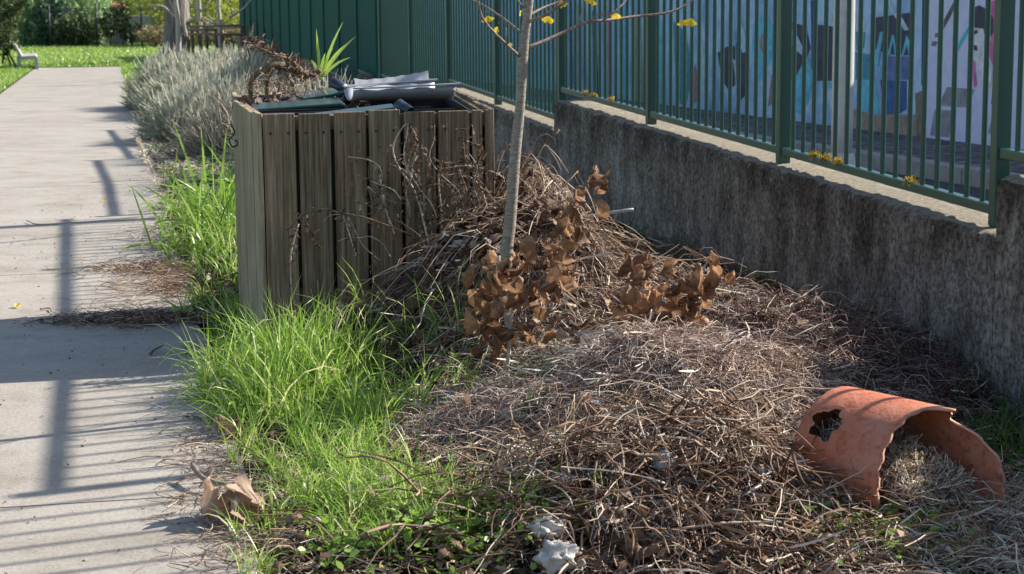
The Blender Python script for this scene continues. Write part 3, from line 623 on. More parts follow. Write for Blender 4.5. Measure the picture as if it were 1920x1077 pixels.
# ------------------------------------------------------------------ scattering helpers
def lay(N, cx, cy, sx, sy, L0, L1, r0, r1, lift=(.0, .05), arch=.02, curl=.6, K_=4, heading=None, hs=3.2, nmin=.40, nmax=3.28, box_=None, sides=3, fn=hz, patch=.35):
    out = []; need = N
    X = rng.normal(cx, sx, N * 2) if box_ is None else rng.uniform(box_[0], box_[1], N * 2); Y = rng.normal(cy, sy, N * 2) if box_ is None else rng.uniform(box_[2], box_[3], N * 2)
    n = X * NR[0] + Y * NR[1]; ok = (n > nmin) & (n < nmax)
    # keep out of the timber box
    dX = X - cen[0]; dY = Y - cen[1]; u = dX * fdir[0] + dY * fdir[1]; v = dX * sdir[0] + dY * sdir[1]; ok &= ~((abs(u) < .56) & (v > -.66) & (v < .9))
    pz = .5 + .5 * np.sin(X * 7.3 + 2.6 * np.sin(Y * 4.1)) * np.sin(Y * 8.9 + 2.4 * np.sin(X * 5.2)); ok &= rng.random(len(X)) < patch + (1 - patch) * pz * 1.6
    a_ = (X - 1.13) * .64 - (Y - 5.72) * .77; b_ = (X - 1.13) * .77 + (Y - 5.72) * .64; ok &= ~((abs(b_) < .20) & (a_ > -.27) & (a_ < .02)) & ~((X < .98) & (Y < 5.62) & (b_ > -.32) & (a_ > -.30) & (a_ < -.0) & (rng.random(len(X)) < .7))
    X = X[ok][:N]; Y = Y[ok][:N]; N = len(X)
    th = rng.uniform(0, 2 * math.pi, N) if heading is None else rng.normal(heading, hs, N)
    Ln = rng.uniform(L0, L1, N) ; k = rng.normal(0, curl, N); step = Ln / (K_ - 1)
    P = np.zeros((N, K_, 3)); P[:, 0, 0] = X; P[:, 0, 1] = Y
    hd = th.copy(); kk = np.where(rng.random(N) < .5, .12, .42)
    for i in range(1, K_):
        hd = hd + k / K_ * .7 + rng.normal(0, 1, N) * kk; P[:, i, 0] = P[:, i - 1, 0] + np.cos(hd) * step; P[:, i, 1] = P[:, i - 1, 1] + np.sin(hd) * step
    lf = rng.uniform(lift[0], lift[1], N); sl1 = rng.normal(0, arch, N)
    for i in range(K_):
        t = i / (K_ - 1); zg_ = fn(P[:, i, 0], P[:, i, 1])
        if i == 0: zb_ = zg_; gl_ = rng.random(N) < .45; sl2 = rng.normal(0, .28, N)
        P[:, i, 2] = zg_ + lf + sl1 * (t - .5) * 2 + abs(sl1) * .5 * np.sin(math.pi * t)
        P[:, i, 2] = np.where(gl_, np.clip(zb_ + lf + sl2 * Ln * t + abs(sl1) * np.sin(math.pi * t), zg_ - .02, zg_ + lift[1] * 2.2 + .02), P[:, i, 2])
    # stop at wall
    nn_ = P[..., 0] * NR[0] + P[..., 1] * NR[1]; over = np.maximum(nn_ - 3.27, 0); P[..., 0] -= over * NR[0]; P[..., 1] -= over * NR[1]
    r = (r0 + (r1 - r0) * 1.15 * rng.beta(1.1, 2.6, N))[:, None] * np.linspace(1, .5, K_)[None] * rng.uniform(.7, 1.3, (N, K_))
    return tubes(P, r, None, sides)
def stuff(name, parts, mat, label, cat='debris'):
    V, Q, T = join(parts); o = link(name, mesh_np(V, Q, T), mat); return tag(o, label, cat, None, 'stuff')

# ------------------------------------------------------------------ heaps of cuttings
stuff('straw_heap', [lay(9000, .66, 8.1, .44, .52, .06, .22, .0010, .0032, (0, .055), patch=.1, nmax=2.55), lay(3200, .28, 7.6, .34, .30, .06, .25, .0010, .003, (0, .06), .03, patch=.1), lay(3200, .48, 9.1, .28, .45, .06, .22, .0012, .003, (0, .06), .03),
                     lay(5000, 0, 0, 0, 0, .05, .18, .001, .0022, (0, .02), box_=(-.8, 2.2, 5.0, 9.2), patch=.05, nmax=2.8)], MT['straw'], 'pale dry straw heaped between the sapling and the concrete wall')
P_ = []
for (n_, x_, y_, sx_, sy_) in ((900, .65, 8.1, .45, .5), (500, .55, 6.9, .4, .3), (400, .5, 5.8, .4, .25), (350, 1.4, 5.6, .3, .2), (350, .0, 8.1, .35, .3)):
    X = rng.normal(x_, sx_, n_); Y = rng.normal(y_, sy_, n_); nn_ = X * NR[0] + Y * NR[1]; ok = (nn_ > .42) & (nn_ < 3.2) & (Y < 8.25); X, Y = X[ok], Y[ok]; n_ = len(X); th = rng.uniform(0, 6.28, n_); Ln = rng.uniform(.06, .24, n_); k_ = rng.normal(0, .9, n_); P = np.zeros((n_, 5, 3)); sl_ = rng.normal(0, .22, n_)
    for i in range(5): t = i / 4; P[:, i, 0] = X + np.cos(th + k_ * t) * Ln * t; P[:, i, 1] = Y + np.sin(th + k_ * t) * Ln * t; P[:, i, 2] = np.maximum(hz(P[:, i, 0], P[:, i, 1]) + .01, hz(X, Y) + .045 + sl_ * Ln * t)
    P_.append(ribbons(P, rng.uniform(.004, .010, n_)[:, None] * np.array([.6, 1, 1, .9, .3])[None], rng.uniform(.3, 1, n_), rng.normal(size=(n_, 1, 3)) + np.array([0, 0, .6])))
stuff('flattened_stalks', P_, MT['straw'], 'wide flattened dry stalks mixed through the heaps')
stuff('grass_cutting_heap', [lay(15000, .55, 6.82, .42, .32, .05, .20, .001, .0022, (0, .05), .02, .9, patch=.2), lay(2500, -.15, 6.9, .25, .25, .05, .15, .001, .002, (0, .03))], MT['redstraw'], 'rounded heap of reddish brown hay in the middle of the bed')
stuff('dark_twig_heap', [lay(7000, 1.20, 7.6, .34, .42, .06, .22, .0014, .0032, (0, .07), .03, .8), lay(5500, -.12, 8.15, .36, .34, .06, .28, .0014, .0038, (0, .07), .03), lay(4500, .55, 5.7, .45, .25, .05, .2, .0014, .003, (0, .06), .03), lay(2500, .95, 10.2, .35, .8, .05, .22, .0014, .0035, (0, .06), .03, nmin=2.3), lay(3000, 1.5, 8.8, .4, .8, .06, .2, .0014, .003, (0, .05), .03)], MT['darktwig'], 'dark purplish brown twigs lying against the concrete wall and through the heaps')
stuff('twig_heap', [lay(1500, .05, 8.25, .42, .34, .12, .50, .002, .0045, (0, .09), .05, .7, 6), lay(850, .50, 5.75, .36, .22, .14, .50, .0020, .0058, (.01, .10), .06, 1.5, 8, patch=.2), lay(450, 1.0, 5.8, .35, .25, .10, .35, .0018, .004, (0, .05), .04, 1.3, 6),
                    lay(500, .4, 8.9, .35, .45, .12, .45, .002, .004, (.02, .12), .07, .8, 6), lay(350, .3, 5.35, .4, .12, .12, .4, .003, .006, (0, .06), .04, 1.2, 7)], MT['twig'], 'tangled grey brown twigs and stalks strewn over the heaps')
stuff('dry_stalks', [lay(2600, .55, 5.7, .45, .28, .05, .18, .0012, .0026, (0, .06), .03, 1.0), lay(4000, 1.45, 5.55, .32, .25, .05, .2, .0012, .0028, (0, .05), .03, .8, heading=-.7, hs=.6)], MT['straw'], 'short dry stalks spilling around the broken terracotta pot')
# dark litter on the soil
def flakes(N, x0, x1, y0, y1, s0, s1, lift=.01, nmin=.40, fn=hz, nmax=3.26, gauss=None):
    if gauss: X = rng.normal(gauss[0], gauss[2], N); Y = rng.normal(gauss[1], gauss[3], N)
    else: X = rng.uniform(x0, x1, N); Y = rng.uniform(y0, y1, N)
    n = X * NR[0] + Y * NR[1]; ok = (n > nmin) & (n < nmax); X, Y = X[ok], Y[ok]; N = len(X)
    th = rng.uniform(0, 6.28, N); Ln = rng.uniform(s0, s1, N); P = np.zeros((N, 6, 3)); tl = rng.normal(0, .35, N); cu = rng.normal(0, .5, N); ar = rng.uniform(-.1, .45, N)
    for i in range(6):
        t = i / 5 - .5; P[:, i, 0] = X + np.cos(th + cu * t) * Ln * t; P[:, i, 1] = Y + np.sin(th + cu * t) * Ln * t; P[:, i, 2] = fn(P[:, i, 0], P[:, i, 1]) + lift * rng.uniform(.2, 2, N) * 0 + lift * (1 + np.sin(th * 9)) + tl * Ln * t + Ln * ar * math.sin(math.pi * i / 5)
    rl_ = rng.normal(size=(N, 1, 3)) * .5 + np.array([0, 0, 1.]) + rng.normal(size=(N, 6, 3)) * .35
    T_ = norm(np.gradient(P, axis=1)); side = norm(np.cross(T_, rl_))
    return ribbons(P, Ln[:, None] * np.array([.05, .42, .62, .58, .36, .04])[None] * rng.uniform(.5, 1.15, (N, 6)), None, np.cross(side, T_))
stuff('leaf_litter', [flakes(5000, -1.2, 2.2, 5, 11, .02, .05), flakes(2200, 0, 0, 0, 0, .02, .06, .02, gauss=(-1.35, 11, .25, .9)), flakes(1300, 0, 0, 0, 0, .04, .10, .07, gauss=(-.1, 8.15, .35, .3)), flakes(900, 0, 0, 0, 0, .025, .07, .04, gauss=(.4, 5.45, .45, .25)), flakes(260, 0, 0, 0, 0, .04, .09, .05, gauss=(.4, 7.8, .5, .4)),
                      flakes(700, 0, 0, 0, 0, .04, .09, .04, gauss=(1.15, 9.2, .25, .5), nmin=2.4), flakes(700, 0, 0, 0, 0, .03, .08, .03, gauss=(.6, 8.1, .5, .6))], MT['litter'], 'brown crumbled leaf litter covering the soil of the bed')
pathfn = lambda X, Y: gz(Y) + .002
stuff('swept_debris', [lay(750, -1.95, 11.0, .22, .15, .05, .22, .0012, .003, (0, .02), .006, nmin=-.4, fn=pathfn), lay(700, -1.72, 10.3, .2, .30, .05, .2, .0012, .003, (0, .03), .01, nmin=-.1, fn=pathfn),
                       lay(700, -1.75, 9.3, .22, .10, .04, .16, .0012, .003, (0, .025), .006, nmin=-.3, fn=pathfn), lay(500, -2.1, 12.6, .25, .5, .04, .2, .0012, .003, (0, .01), .006, nmin=0.1, fn=pathfn),
                       lay(450, -1.0, 6.7, .12, .5, .04, .18, .0012, .003, (0, .012), .006, nmin=.12, fn=pathfn), lay(350, -.75, 5.6, .10, .25, .04, .16, .0012, .003, (0, .02), .01, nmin=.1, fn=pathfn)], MT['twig'], 'dry stalks and soil swept from the bed onto the concrete path')
V, Q, T = flakes(1200, -3.4, -.9, 5.2, 18, .005, .018, .002, -1.8, pathfn, .5); o = link('path_crumbs', mesh_np(V, Q, T), MT['litter']); tag(o, 'tiny dark crumbs of soil scattered over the concrete path', 'debris', None, 'stuff')

# ------------------------------------------------------------------ grasses
def blades(N, X, Y, L0, L1, w0, w1, lean=.35, droop=.5, K_=6, fn=hz, dirx=0.0, diry=0.0):
    N = len(X); Ln = rng.uniform(L0, L1, N) * rng.uniform(.7, 1, N); th = rng.uniform(0, 6.28, N); le = abs(rng.normal(0, lean, N)) + .05; dr = abs(rng.normal(0, droop, N))
    P = np.zeros((N, K_, 3)); P[:, 0, 0] = X; P[:, 0, 1] = Y; P[:, 0, 2] = fn(X, Y) - .01; st = Ln / (K_ - 1)
    for i in range(1, K_):
        t = i / (K_ - 1); inc = np.minimum(le + dr * t * t * 2.2, 2.3)
        dx = np.sin(inc) * np.cos(th) + dirx * t; dy = np.sin(inc) * np.sin(th) + diry * t
        P[:, i, 0] = P[:, i - 1, 0] + dx * st; P[:, i, 1] = P[:, i - 1, 1] + dy * st; P[:, i, 2] = P[:, i - 1, 2] + np.cos(inc) * st
    wd = rng.uniform(w0, w1, N)[:, None] * np.array([.7, 1, 1, .85, .55, .05])[None, :K_] if K_ == 6 else rng.uniform(w0, w1, N)[:, None] * np.linspace(1, .08, K_)[None]
    return ribbons(P, wd, np.clip(rng.normal(.52, .27, N), 0, 1), rng.normal(size=(N, 1, 3)) * .6 + np.array([0, 0, .3]))
def gpos(N, px, py, sx, sy):
    p = on_ground(px, py); return rng.normal(p[0], sx, N), rng.normal(p[1], sy, N)
def clump(specs, name, mat, label, nmin=.3):
    parts = []
    for (N, x, y, sx, sy, L0, L1, w0, w1, le, dr) in specs:
        # tufts: many blades spring from shared roots
        nt_ = max(3, N // 26); TX = rng.normal(x, sx, nt_); TY = rng.normal(y, sy, nt_); idx = rng.integers(0, nt_, N)
        X = TX[idx] + rng.normal(0, .024, N); Y = TY[idx] + rng.normal(0, .024, N); n = X * NR[0] + Y * NR[1]; ok = n > nmin
        parts.append(blades(0, X[ok], Y[ok], L0, L1, w0, w1, le, dr))
    V, Q, T = join(parts); o = link(name, mesh_np(V, Q, T), mat); return tag(o, label, 'grass', None, 'stuff')
clump([(300, -1.18, 7.3, .07, .22, .10, .34, .003, .009, 1.0, .8), (520, -1.66, 11.4, .13, .5, .10, .38, .004, .010, .45, .6), (600, -1.48, 10.2, .09, .4, .06, .26, .004, .009, .5, .6), (500, -1.22, 9.1, .07, .4, .06, .26, .004, .009, .5, .6), (500, -2.1, 13.6, .15, .6, .08, .3, .005, .011, .5, .6), (1500, -.88, 7.55, .15, .24, .14, .50, .003, .009, .36, .5), (600, -.60, 7.40, .16, .18, .14, .44, .003, .008, .36, .5), (700, -.68, 7.0, .16, .20, .12, .32, .003, .006, .4, .5), (700, -1.1, 7.35, .10, .25, .10, .28, .003, .006, .5, .6)], 'tall_grass', MT['grass'], 'tall bright green grass growing at the front of the wooden box')
clump([(1200, -.45, 5.85, .16, .22, .08, .28, .0025, .0065, .45, .6), (700, -.22, 5.65, .13, .16, .06, .22, .003, .006, .5, .6), (900, -.25, 5.5, .18, .15, .06, .2, .0025, .0055, .4, .5), (600, -.55, 6.35, .12, .18, .10, .26, .003, .0055, .35, .5)], 'low_grass', MT['grass'], 'low bright green grass at the near edge of the path')
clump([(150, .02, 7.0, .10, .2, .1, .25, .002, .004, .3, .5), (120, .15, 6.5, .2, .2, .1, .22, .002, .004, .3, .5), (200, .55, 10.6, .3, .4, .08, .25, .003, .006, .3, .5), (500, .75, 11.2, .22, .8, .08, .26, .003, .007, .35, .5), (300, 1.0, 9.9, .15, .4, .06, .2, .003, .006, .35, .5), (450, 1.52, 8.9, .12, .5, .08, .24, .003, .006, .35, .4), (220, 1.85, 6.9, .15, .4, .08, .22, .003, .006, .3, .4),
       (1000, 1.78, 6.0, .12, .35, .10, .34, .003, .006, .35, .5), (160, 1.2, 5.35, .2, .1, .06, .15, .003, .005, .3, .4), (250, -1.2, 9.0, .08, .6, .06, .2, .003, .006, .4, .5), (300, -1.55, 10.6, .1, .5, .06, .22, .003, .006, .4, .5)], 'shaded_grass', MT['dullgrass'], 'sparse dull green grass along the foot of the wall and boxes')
def lowweeds(name, N, x, y, sx, sy, label, s0=.012, s1=.03):
    X = rng.normal(x, sx, N); Y = rng.normal(y, sy, N); n = X * NR[0] + Y * NR[1]; ok = n > .42; X, Y = X[ok], Y[ok]; N = len(X); th = rng.uniform(0, 6.28, N); Ln = rng.uniform(s0, s1, N); Z = hz(X, Y) + rng.uniform(.01, .09, N)
    P = np.zeros((N, 4, 3)); tl = rng.normal(0, .4, N)
    for i in range(4): t = i / 3 - .5; P[:, i, 0] = X + np.cos(th) * Ln * t; P[:, i, 1] = Y + np.sin(th) * Ln * t; P[:, i, 2] = Z + tl * Ln * t
    rl_ = rng.normal(size=(N, 1, 3)) * .5 + np.array([0, 0, 1.]); T_ = norm(np.gradient(P, axis=1)); side = norm(np.cross(T_, rl_))
    V, Q, T = ribbons(P, Ln[:, None] * np.array([.2, .75, .7, .1])[None], np.clip(rng.normal(.45, .2, N), 0, .85), np.cross(side, T_)); o = link(name, mesh_np(V, Q, T), MT['grass']); return tag(o, label, 'weeds', None, 'stuff')
lowweeds('leafy_weeds', 2600, -.20, 5.52, .16, .17, 'small leafy green weeds beside the near grass')
lowweeds('leafy_weeds', 700, 1.05, 5.45, .16, .12, 'small leafy green weeds in front of the terracotta pot')
lowweeds('leafy_weeds', 1500, -1.12, 9.6, .12, .5, 'dark green leafy weeds at the left foot of the wooden box')
lowweeds('leafy_weeds', 500, -1.0, 8.15, .10, .2, 'broad green weeds at the front left corner of the wooden box', .03, .06)
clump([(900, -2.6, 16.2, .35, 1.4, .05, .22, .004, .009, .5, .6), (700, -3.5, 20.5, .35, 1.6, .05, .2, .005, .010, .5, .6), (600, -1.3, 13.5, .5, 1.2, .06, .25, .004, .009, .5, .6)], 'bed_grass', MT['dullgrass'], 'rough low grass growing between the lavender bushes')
V, Q, T = join([lay(2600, -2.6, 16.5, .4, 2.2, .08, .3, .002, .005, (0, .03), .02), lay(1500, -3.7, 21, .4, 2, .08, .3, .003, .006, (0, .03), .02)]); o = link('bed_straw', mesh_np(V, Q, T), MT['straw']); tag(o, 'dry straw covering the bed between the lavender bushes', 'debris', None, 'stuff')
sheet('bed_lawn', np.arange(32, 54.5, 1.5), np.linspace(.40, 3.25, 8), lambda x, y: hz1(x, y) + .03, MT['lawn'])
clump([(160, -.85, 7.5, .2, .3, .14, .42, .002, .005, .6, .7), (200, -.4, 5.9, .25, .3, .08, .25, .002, .005, .6, .7), (120, .1, 6.6, .25, .3, .08, .2, .002, .004, .6, .7)], 'dry_blades', MT['straw'], 'dry yellow blades standing among the green grass')
# reeds left of the box
rd = empty('reed_clump', W(12.6, .75, 0), 'tall clump of broad green reed blades between path and box', 'plant')
X = rng.normal(-1.70, .22, 330); Y = rng.normal(12.3, .5, 330); V, Q, T = blades(0, X, Y, .25, .74, .006, .018, .55, .5); link('blades', mesh_np(V, Q, np.clip(T * .8 - .1, 0, 1)), MT['grass'], rd)['kind'] = 'stuff'
for (tx, ty, bx, by) in ((322, 222, 392, 400), (376, 232, 392, 400), (262, 345, 392, 420), (300, 300, 392, 415), (425, 240, 410, 400), (330, 290, 385, 420)):
    b_ = on_ground(bx, by + 40); e_ = spot(tx, ty, b_[1] - .1); P = np.array([b_ + (e_ - b_) * t_ + np.array([0, 0, .05 * math.sin(t_ * 3.14)]) for t_ in np.linspace(0, 1, 6)])[None]
    V, Q, T = ribbons(P, np.array([.012, .02, .02, .016, .01, .001]), np.array([R.uniform(.4, .75)]), np.array([[[0, -1, .25]]])); link('blade', mesh_np(V, Q, T), MT['grass'], rd)
# seed plume
b_ = on_ground(330, 420); e_ = spot(258, 262, 12.6); P0 = [b_ + (e_ - b_) * t_ for t_ in np.linspace(0, 1, 8)]
mb = MB(); mb.tube(P0, .003, 5); link('stalk', mb.mesh(True), MT['palebark'], rd)
N = 260; t_ = rng.uniform(.45, 1, N); C_ = b_ + (e_ - b_) * t_[:, None]; D_ = norm(norm(e_ - b_) * .9 + rng.normal(size=(N, 3)) * .5); P = C_[:, None] + D_[:, None] * np.linspace(0, .045, 3)[None, :, None]
V, Q, T = ribbons(P, np.array([.002, .005, .001]), rng.uniform(.6, 1, N)); link('seed_plume', mesh_np(V, Q, T), MT['straw'], rd)

# ------------------------------------------------------------------ lavender shrubs
def shrub(name, label, s, n, rn, rs, h, N, mat, leaf=(.06, .15), wd=.011, tilt=.5):
    x, y, _ = W(s, n); z0 = g0(x, y); t = empty(name, (x, y, z0), label, 'shrub')
    u = rng.uniform(0, 2 * math.pi, N); v = np.arccos(rng.uniform(0, 1, N)); rad = rng.uniform(.66, 1.08, N) * (1 + .12 * np.sin(u * 3 + 1) * np.sin(v * 4) + .16 * np.sin(u * 5 + 3 * v) + .10 * np.sin(u * 11 + v * 9) + .07 * np.sin(u * 23 + v * 17))
    dn, ds, dz = np.sin(v) * np.cos(u) * rad * rn, np.sin(v) * np.sin(u) * rad * rs, np.cos(v) * rad * h
    X = x + NR[0] * dn + FD[0] * ds; Y = y + NR[1] * dn + FD[1] * ds; Z = np.maximum(z0 + dz, gz(Y))
    O = norm(np.stack([NR[0] * dn / rn + FD[0] * ds / rs, NR[1] * dn / rn + FD[1] * ds / rs, dz / h + tilt], 1)); D_ = norm(O + rng.normal(size=(N, 3)) * .35); Ln = rng.uniform(*leaf, N)
    P = np.stack([X, Y, Z], 1)[:, None] + D_[:, None] * (Ln[:, None] * np.linspace(-.3, 1, 4)[None])[..., None]
    V, Q, T = ribbons(P, np.array([.6, 1, .9, .15])[None] * wd * rng.uniform(.6, 1.3, N)[:, None], np.clip(rng.normal(.55, .22, N), 0, 1)); f_ = link('foliage', mesh_np(V, Q, T), mat, t); f_['kind'] = 'stuff'
    ns_ = N // 18; u = rng.uniform(0, 2 * math.pi, ns_); v = np.arccos(rng.uniform(.1, 1, ns_)); C_ = np.stack([x + NR[0] * np.sin(v) * np.cos(u) * rn + FD[0] * np.sin(v) * np.sin(u) * rs, y + NR[1] * np.sin(v) * np.cos(u) * rn + FD[1] * np.sin(v) * np.sin(u) * rs, z0 + np.cos(v) * h], 1)
    D_ = norm(np.stack([rng.normal(0, .28, ns_), rng.normal(0, .28, ns_), np.ones(ns_)], 1)); P = C_[:, None] + D_[:, None] * (rng.uniform(.12, .4, ns_)[:, None] * np.linspace(0, 1, 5)[None])[..., None]
    V, Q, T = ribbons(P, wd * np.array([.35, .3, .3, .9, .5])[None] * np.ones((ns_, 1)), rng.uniform(.75, 1, ns_)); fs_ = link('flower_stalks', mesh_np(V, Q, T), mat, t); fs_['kind'] = 'stuff'
    # woody inside stems
    mb = MB()
    for i in range(16):
        a = R.uniform(0, 6.28); e_ = (x + NR[0] * math.cos(a) * rn * .7 + FD[0] * math.sin(a) * rs * .7, y + NR[1] * math.cos(a) * rn * .7 + FD[1] * math.sin(a) * rs * .7, z0 + h * R.uniform(.4, .8)); mb.tube([(x, y, z0 - .05), ((x + e_[0]) / 2, (y + e_[1]) / 2, z0 + h * .25), e_], [.014, .006], 5)
    link('stems', mb.mesh(True), MT['twigbark'], t)
    # dark inner mass of old wood and leaves
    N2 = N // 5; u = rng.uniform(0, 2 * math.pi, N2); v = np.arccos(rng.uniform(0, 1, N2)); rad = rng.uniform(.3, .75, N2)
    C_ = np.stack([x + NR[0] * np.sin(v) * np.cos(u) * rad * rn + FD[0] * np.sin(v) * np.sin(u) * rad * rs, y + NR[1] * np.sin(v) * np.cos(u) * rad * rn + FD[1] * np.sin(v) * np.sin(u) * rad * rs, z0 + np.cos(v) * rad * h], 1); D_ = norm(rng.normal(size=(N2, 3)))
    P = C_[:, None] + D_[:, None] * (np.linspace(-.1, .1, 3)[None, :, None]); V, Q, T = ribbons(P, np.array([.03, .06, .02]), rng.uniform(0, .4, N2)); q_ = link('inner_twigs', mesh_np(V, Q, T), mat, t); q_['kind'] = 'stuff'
    return t
shrub('lavender_shrub', 'large grey green lavender bush behind the wooden box', 27.5, 1.62, .95, 3.3, .62, 24000, MT['lavender'], (.08, .2), .016)
shrub('lavender_shrub', 'low dark lavender bush overhanging the path edge at the far left', 29.5, .95, .55, 1.3, .62, 8000, MT['lavender'], (.06, .16), .015)
shrub('lavender_shrub', 'small lavender bush nearest the reeds', 21.6, 1.0, .55, 1.0, .50, 9000, MT['lavender'], (.05, .13), .011)
shrub('lavender_shrub', 'dry purplish lavender bush close to the left side of the box', 18.8, 1.35, .60, 1.2, .52, 10000, strand('dry_lavender', [(0, (.12, .10, .07)), (.5, (.30, .27, .20)), (1, (.50, .46, .38))], .7, .1), (.05, .14), .009)
shrub('lavender_shrub', 'green lavender bush right beside the back of the box', 15.8, 1.6, .55, .9, .62, 9000, MT['lavender'], (.05, .13), .009)

# ------------------------------------------------------------------ sapling
YT = 7.68
tr = empty('sapling', tuple(spot(946, 700, YT)), 'young leafless ginkgo sapling with a few yellow leaves standing in the heap', 'tree')
def S(px, py, dy=0.0): return spot(px, py, YT + dy)
link('trunk', tube_mesh([S(944, 735), S(947, 560), S(950, 468), S(956, 420), S(965, 300), S(975, 200), S(980, 110), S(986, 55), S(992, 0), S(998, -70), S(1003, -170), S(1006, -280)], [.030, .027, .0255, .024, .0225, .0195, .021, .0175, .017, .015, .013, .010], 14, .02), MT['sapbark'], tr)
br = [([(985, 92, 0), (1020, 78, .05), (1060, 60, .1), (1100, 42, .15), (1140, 38, .2), (1200, 30, .3), (1260, 22, .35), (1300, -2, .4), (1345, -50, .5)], [.009, .007, .006, .005, .003]),
      ([(1128, 41, .18), (1155, 20, .2), (1178, -5, .25), (1205, -50, .3)], [.0045, .003, .002]), ([(988, 42, 0), (1015, 32, -.05), (1045, 14, -.1), (1075, -8, -.15), (1110, -60, -.2)], [.008, .006, .004]),
      ([(990, 30, 0), (1020, 14, .1), (1055, 0, .15), (1090, -30, .2)], [.006, .004, .003]), ([(976, 108, 0), (950, 84, -.1), (918, 52, -.2), (902, 28, -.25), (896, -5, -.3), (892, -60, -.3)], [.0065, .005, .004, .003]),
      ([(978, 62, 0), (945, 36, .1), (915, 16, .15), (885, 0, .2), (850, -10, .25)], [.005, .004, .0025]), ([(986, 18, 0), (970, 0, -.05), (945, -40, -.1)], [.004, .003]),
      ([(1105, 42, .15), (1118, 30, .12), (1145, 26, .1)], [.003, .002]), ([(1085, 52, .1), (1088, 30, .1), (1098, 5, .1), (1105, -20, .1)], [.0025, .0015]), ([(945, 36, .1), (950, 62, .05), (946, 80, .05)], [.002, .001])]
for k in range(7):
    y = -60 - 34 * k; sx_ = R.choice([-1, 1]); br.append(([(1000, y, 0), (1000 + sx_ * 40, y - 35, R.uniform(-.2, .2)), (1000 + sx_ * 95, y - 80, R.uniform(-.4, .4)), (1000 + sx_ * 130, y - 150, R.uniform(-.5, .5))], [.006, .004, .002]))
for pts, rad in br: link('branch', tube_mesh([S(*p) for p in pts], rad, 7, .06, 3), MT['twigbark'], tr)
def fan_leaf(sz):
    V = [(0, 0, 0)]; n = 9
    for i in range(n): a = math.radians(-62 + 124 * i / (n - 1)); r = sz * (1 - .28 * (i == 4) + .05 * math.sin(i * 2.3)); V.append((math.sin(a) * r, .1 * sz * math.sin(i * 1.3), -math.cos(a) * r))
    V.append((0, 0, sz * .7)); V.append((.0015, 0, sz * .7)); return mesh_py(V, [(0, i, i + 1) for i in range(1, n)] + [(0, n + 1, n + 2)], True)
fan = fan_leaf(.032); fan.materials.append(MT['yellowleaf'])
for (px, py, sc, rz) in ((914, 30, 1.0, .3), (933, 50, .9, 1.2), (1029, 30, 1.0, -.2), (1052, 2, .9, .4), (1110, -4, 1.0, .2), (1155, 24, .85, -.5), (975, 20, .7, 1.3), (1297, 34, 1.2, .5), (1279, 38, .9, -.3), (956, 80, .5, .6), (1320, -40, 1, .2), (880, -20, 1, .1)):
    l = link('leaf', fan, None, tr, S(px, py, .05 if px < 1200 else .38)); l.scale = (sc, sc, sc); l.rotation_euler = (R.uniform(-.4, .4), R.uniform(-.5, .5), rz)

# ------------------------------------------------------------------ dead leaves
def leaf_mesh(Ln, wr, curl, fold, wav, seed, lobed=False):
    rr = random.Random(seed); nu, nv = (17, 11) if lobed else (8, 5); V = []; Fc = []
    ph = rr.uniform(0, 6)
    for i in range(nu):
        t = i / (nu - 1); wdt = Ln * wr * (math.sin(math.pi * min(1, t * .93 + .05)) ** .75) * (.5 if not lobed else .42 + .20 * math.sin(t * 17 + ph) + .06 * rr.uniform(-1, 1))
        ang = curl * (t - .2)
        cx_, cz = (math.sin(ang) / curl * Ln, (1 - math.cos(ang)) / curl * Ln) if abs(curl) > .01 else (t * Ln, 0)
        for j in range(nv):
            s_ = (j / (nv - 1) - .5) * 2; V.append((cx_, s_ * wdt * math.cos(fold * abs(s_)), cz + abs(s_) * wdt * math.sin(fold) + wav * Ln * math.sin(3 * s_ + ph + 5 * t) * .12 + (Ln * .05 * math.sin(9 * s_ + 7 * t + ph) * math.sin(11 * t + 2 * s_) + Ln * .02 * rr.uniform(-1, 1) if lobed else 0)))
    for i in range(nu - 1):
        for j in range(nv - 1): a = i * nv + j; Fc.append((a, a + 1, a + nv + 1, a + nv))
    return mesh_py(V, Fc, True)
MT['deadleaf'] = leafy('dead_leaf', (.07, .028, .016), (.68, .40, .22), .38, scale=55)
LM = [leaf_mesh(.10, R.uniform(.45, .7), R.uniform(.5, 3.0), R.uniform(.1, 1.2), R.uniform(1, 2.4), i) for i in range(12)]; LB_ = [leaf_mesh(.17, .95, R.uniform(1.2, 2.6), R.uniform(.3, .9), 2.0, 30 + i, True) for i in range(4)]
PL = [leaf_mesh(.10, .65, R.uniform(.5, 1.8), R.uniform(.1, .7), 1, 60 + i) for i in range(3)]
for m_ in LM: m_.materials.append(MT['deadleaf'])
for m_ in LB_: m_.materials.append(MT['plateleaf'])
for m_ in PL: m_.materials.append(MT['paleleaf'])
def rrot(): return (R.uniform(-3.1, 3.1), R.uniform(-1.2, 1.2), R.uniform(-3.1, 3.1))
def spray(name, label, base, stems, clusters, Yd, sz=1.0, bark='stem'):
    b_ = spot(*base, Yd); t = empty(name, tuple(b_), label, 'branch')
    for pts, rad in stems: link('stem', tube_mesh([spot(x, y, Yd + d) for x, y, d in pts], rad, 6, .05, 3), MT[bark], t)
    for (px, py, sx_, sy_, n) in clusters:
        for k in range(int(n * (.62 if Yd < 7.2 else .8))):
            p = spot(R.gauss(px, sx_ * 1.35), R.gauss(py, sy_ * 1.35), Yd + R.gauss(0, .09)); l = link('leaf', R.choice(LM), None, t, p); s_ = sz * R.uniform(.5, 1.12); l.scale = (s_,) * 3
            l.rotation_euler = (R.uniform(-1.2, 1.2), R.uniform(.6, 2.0), R.uniform(-3.1, 3.1))
    return t
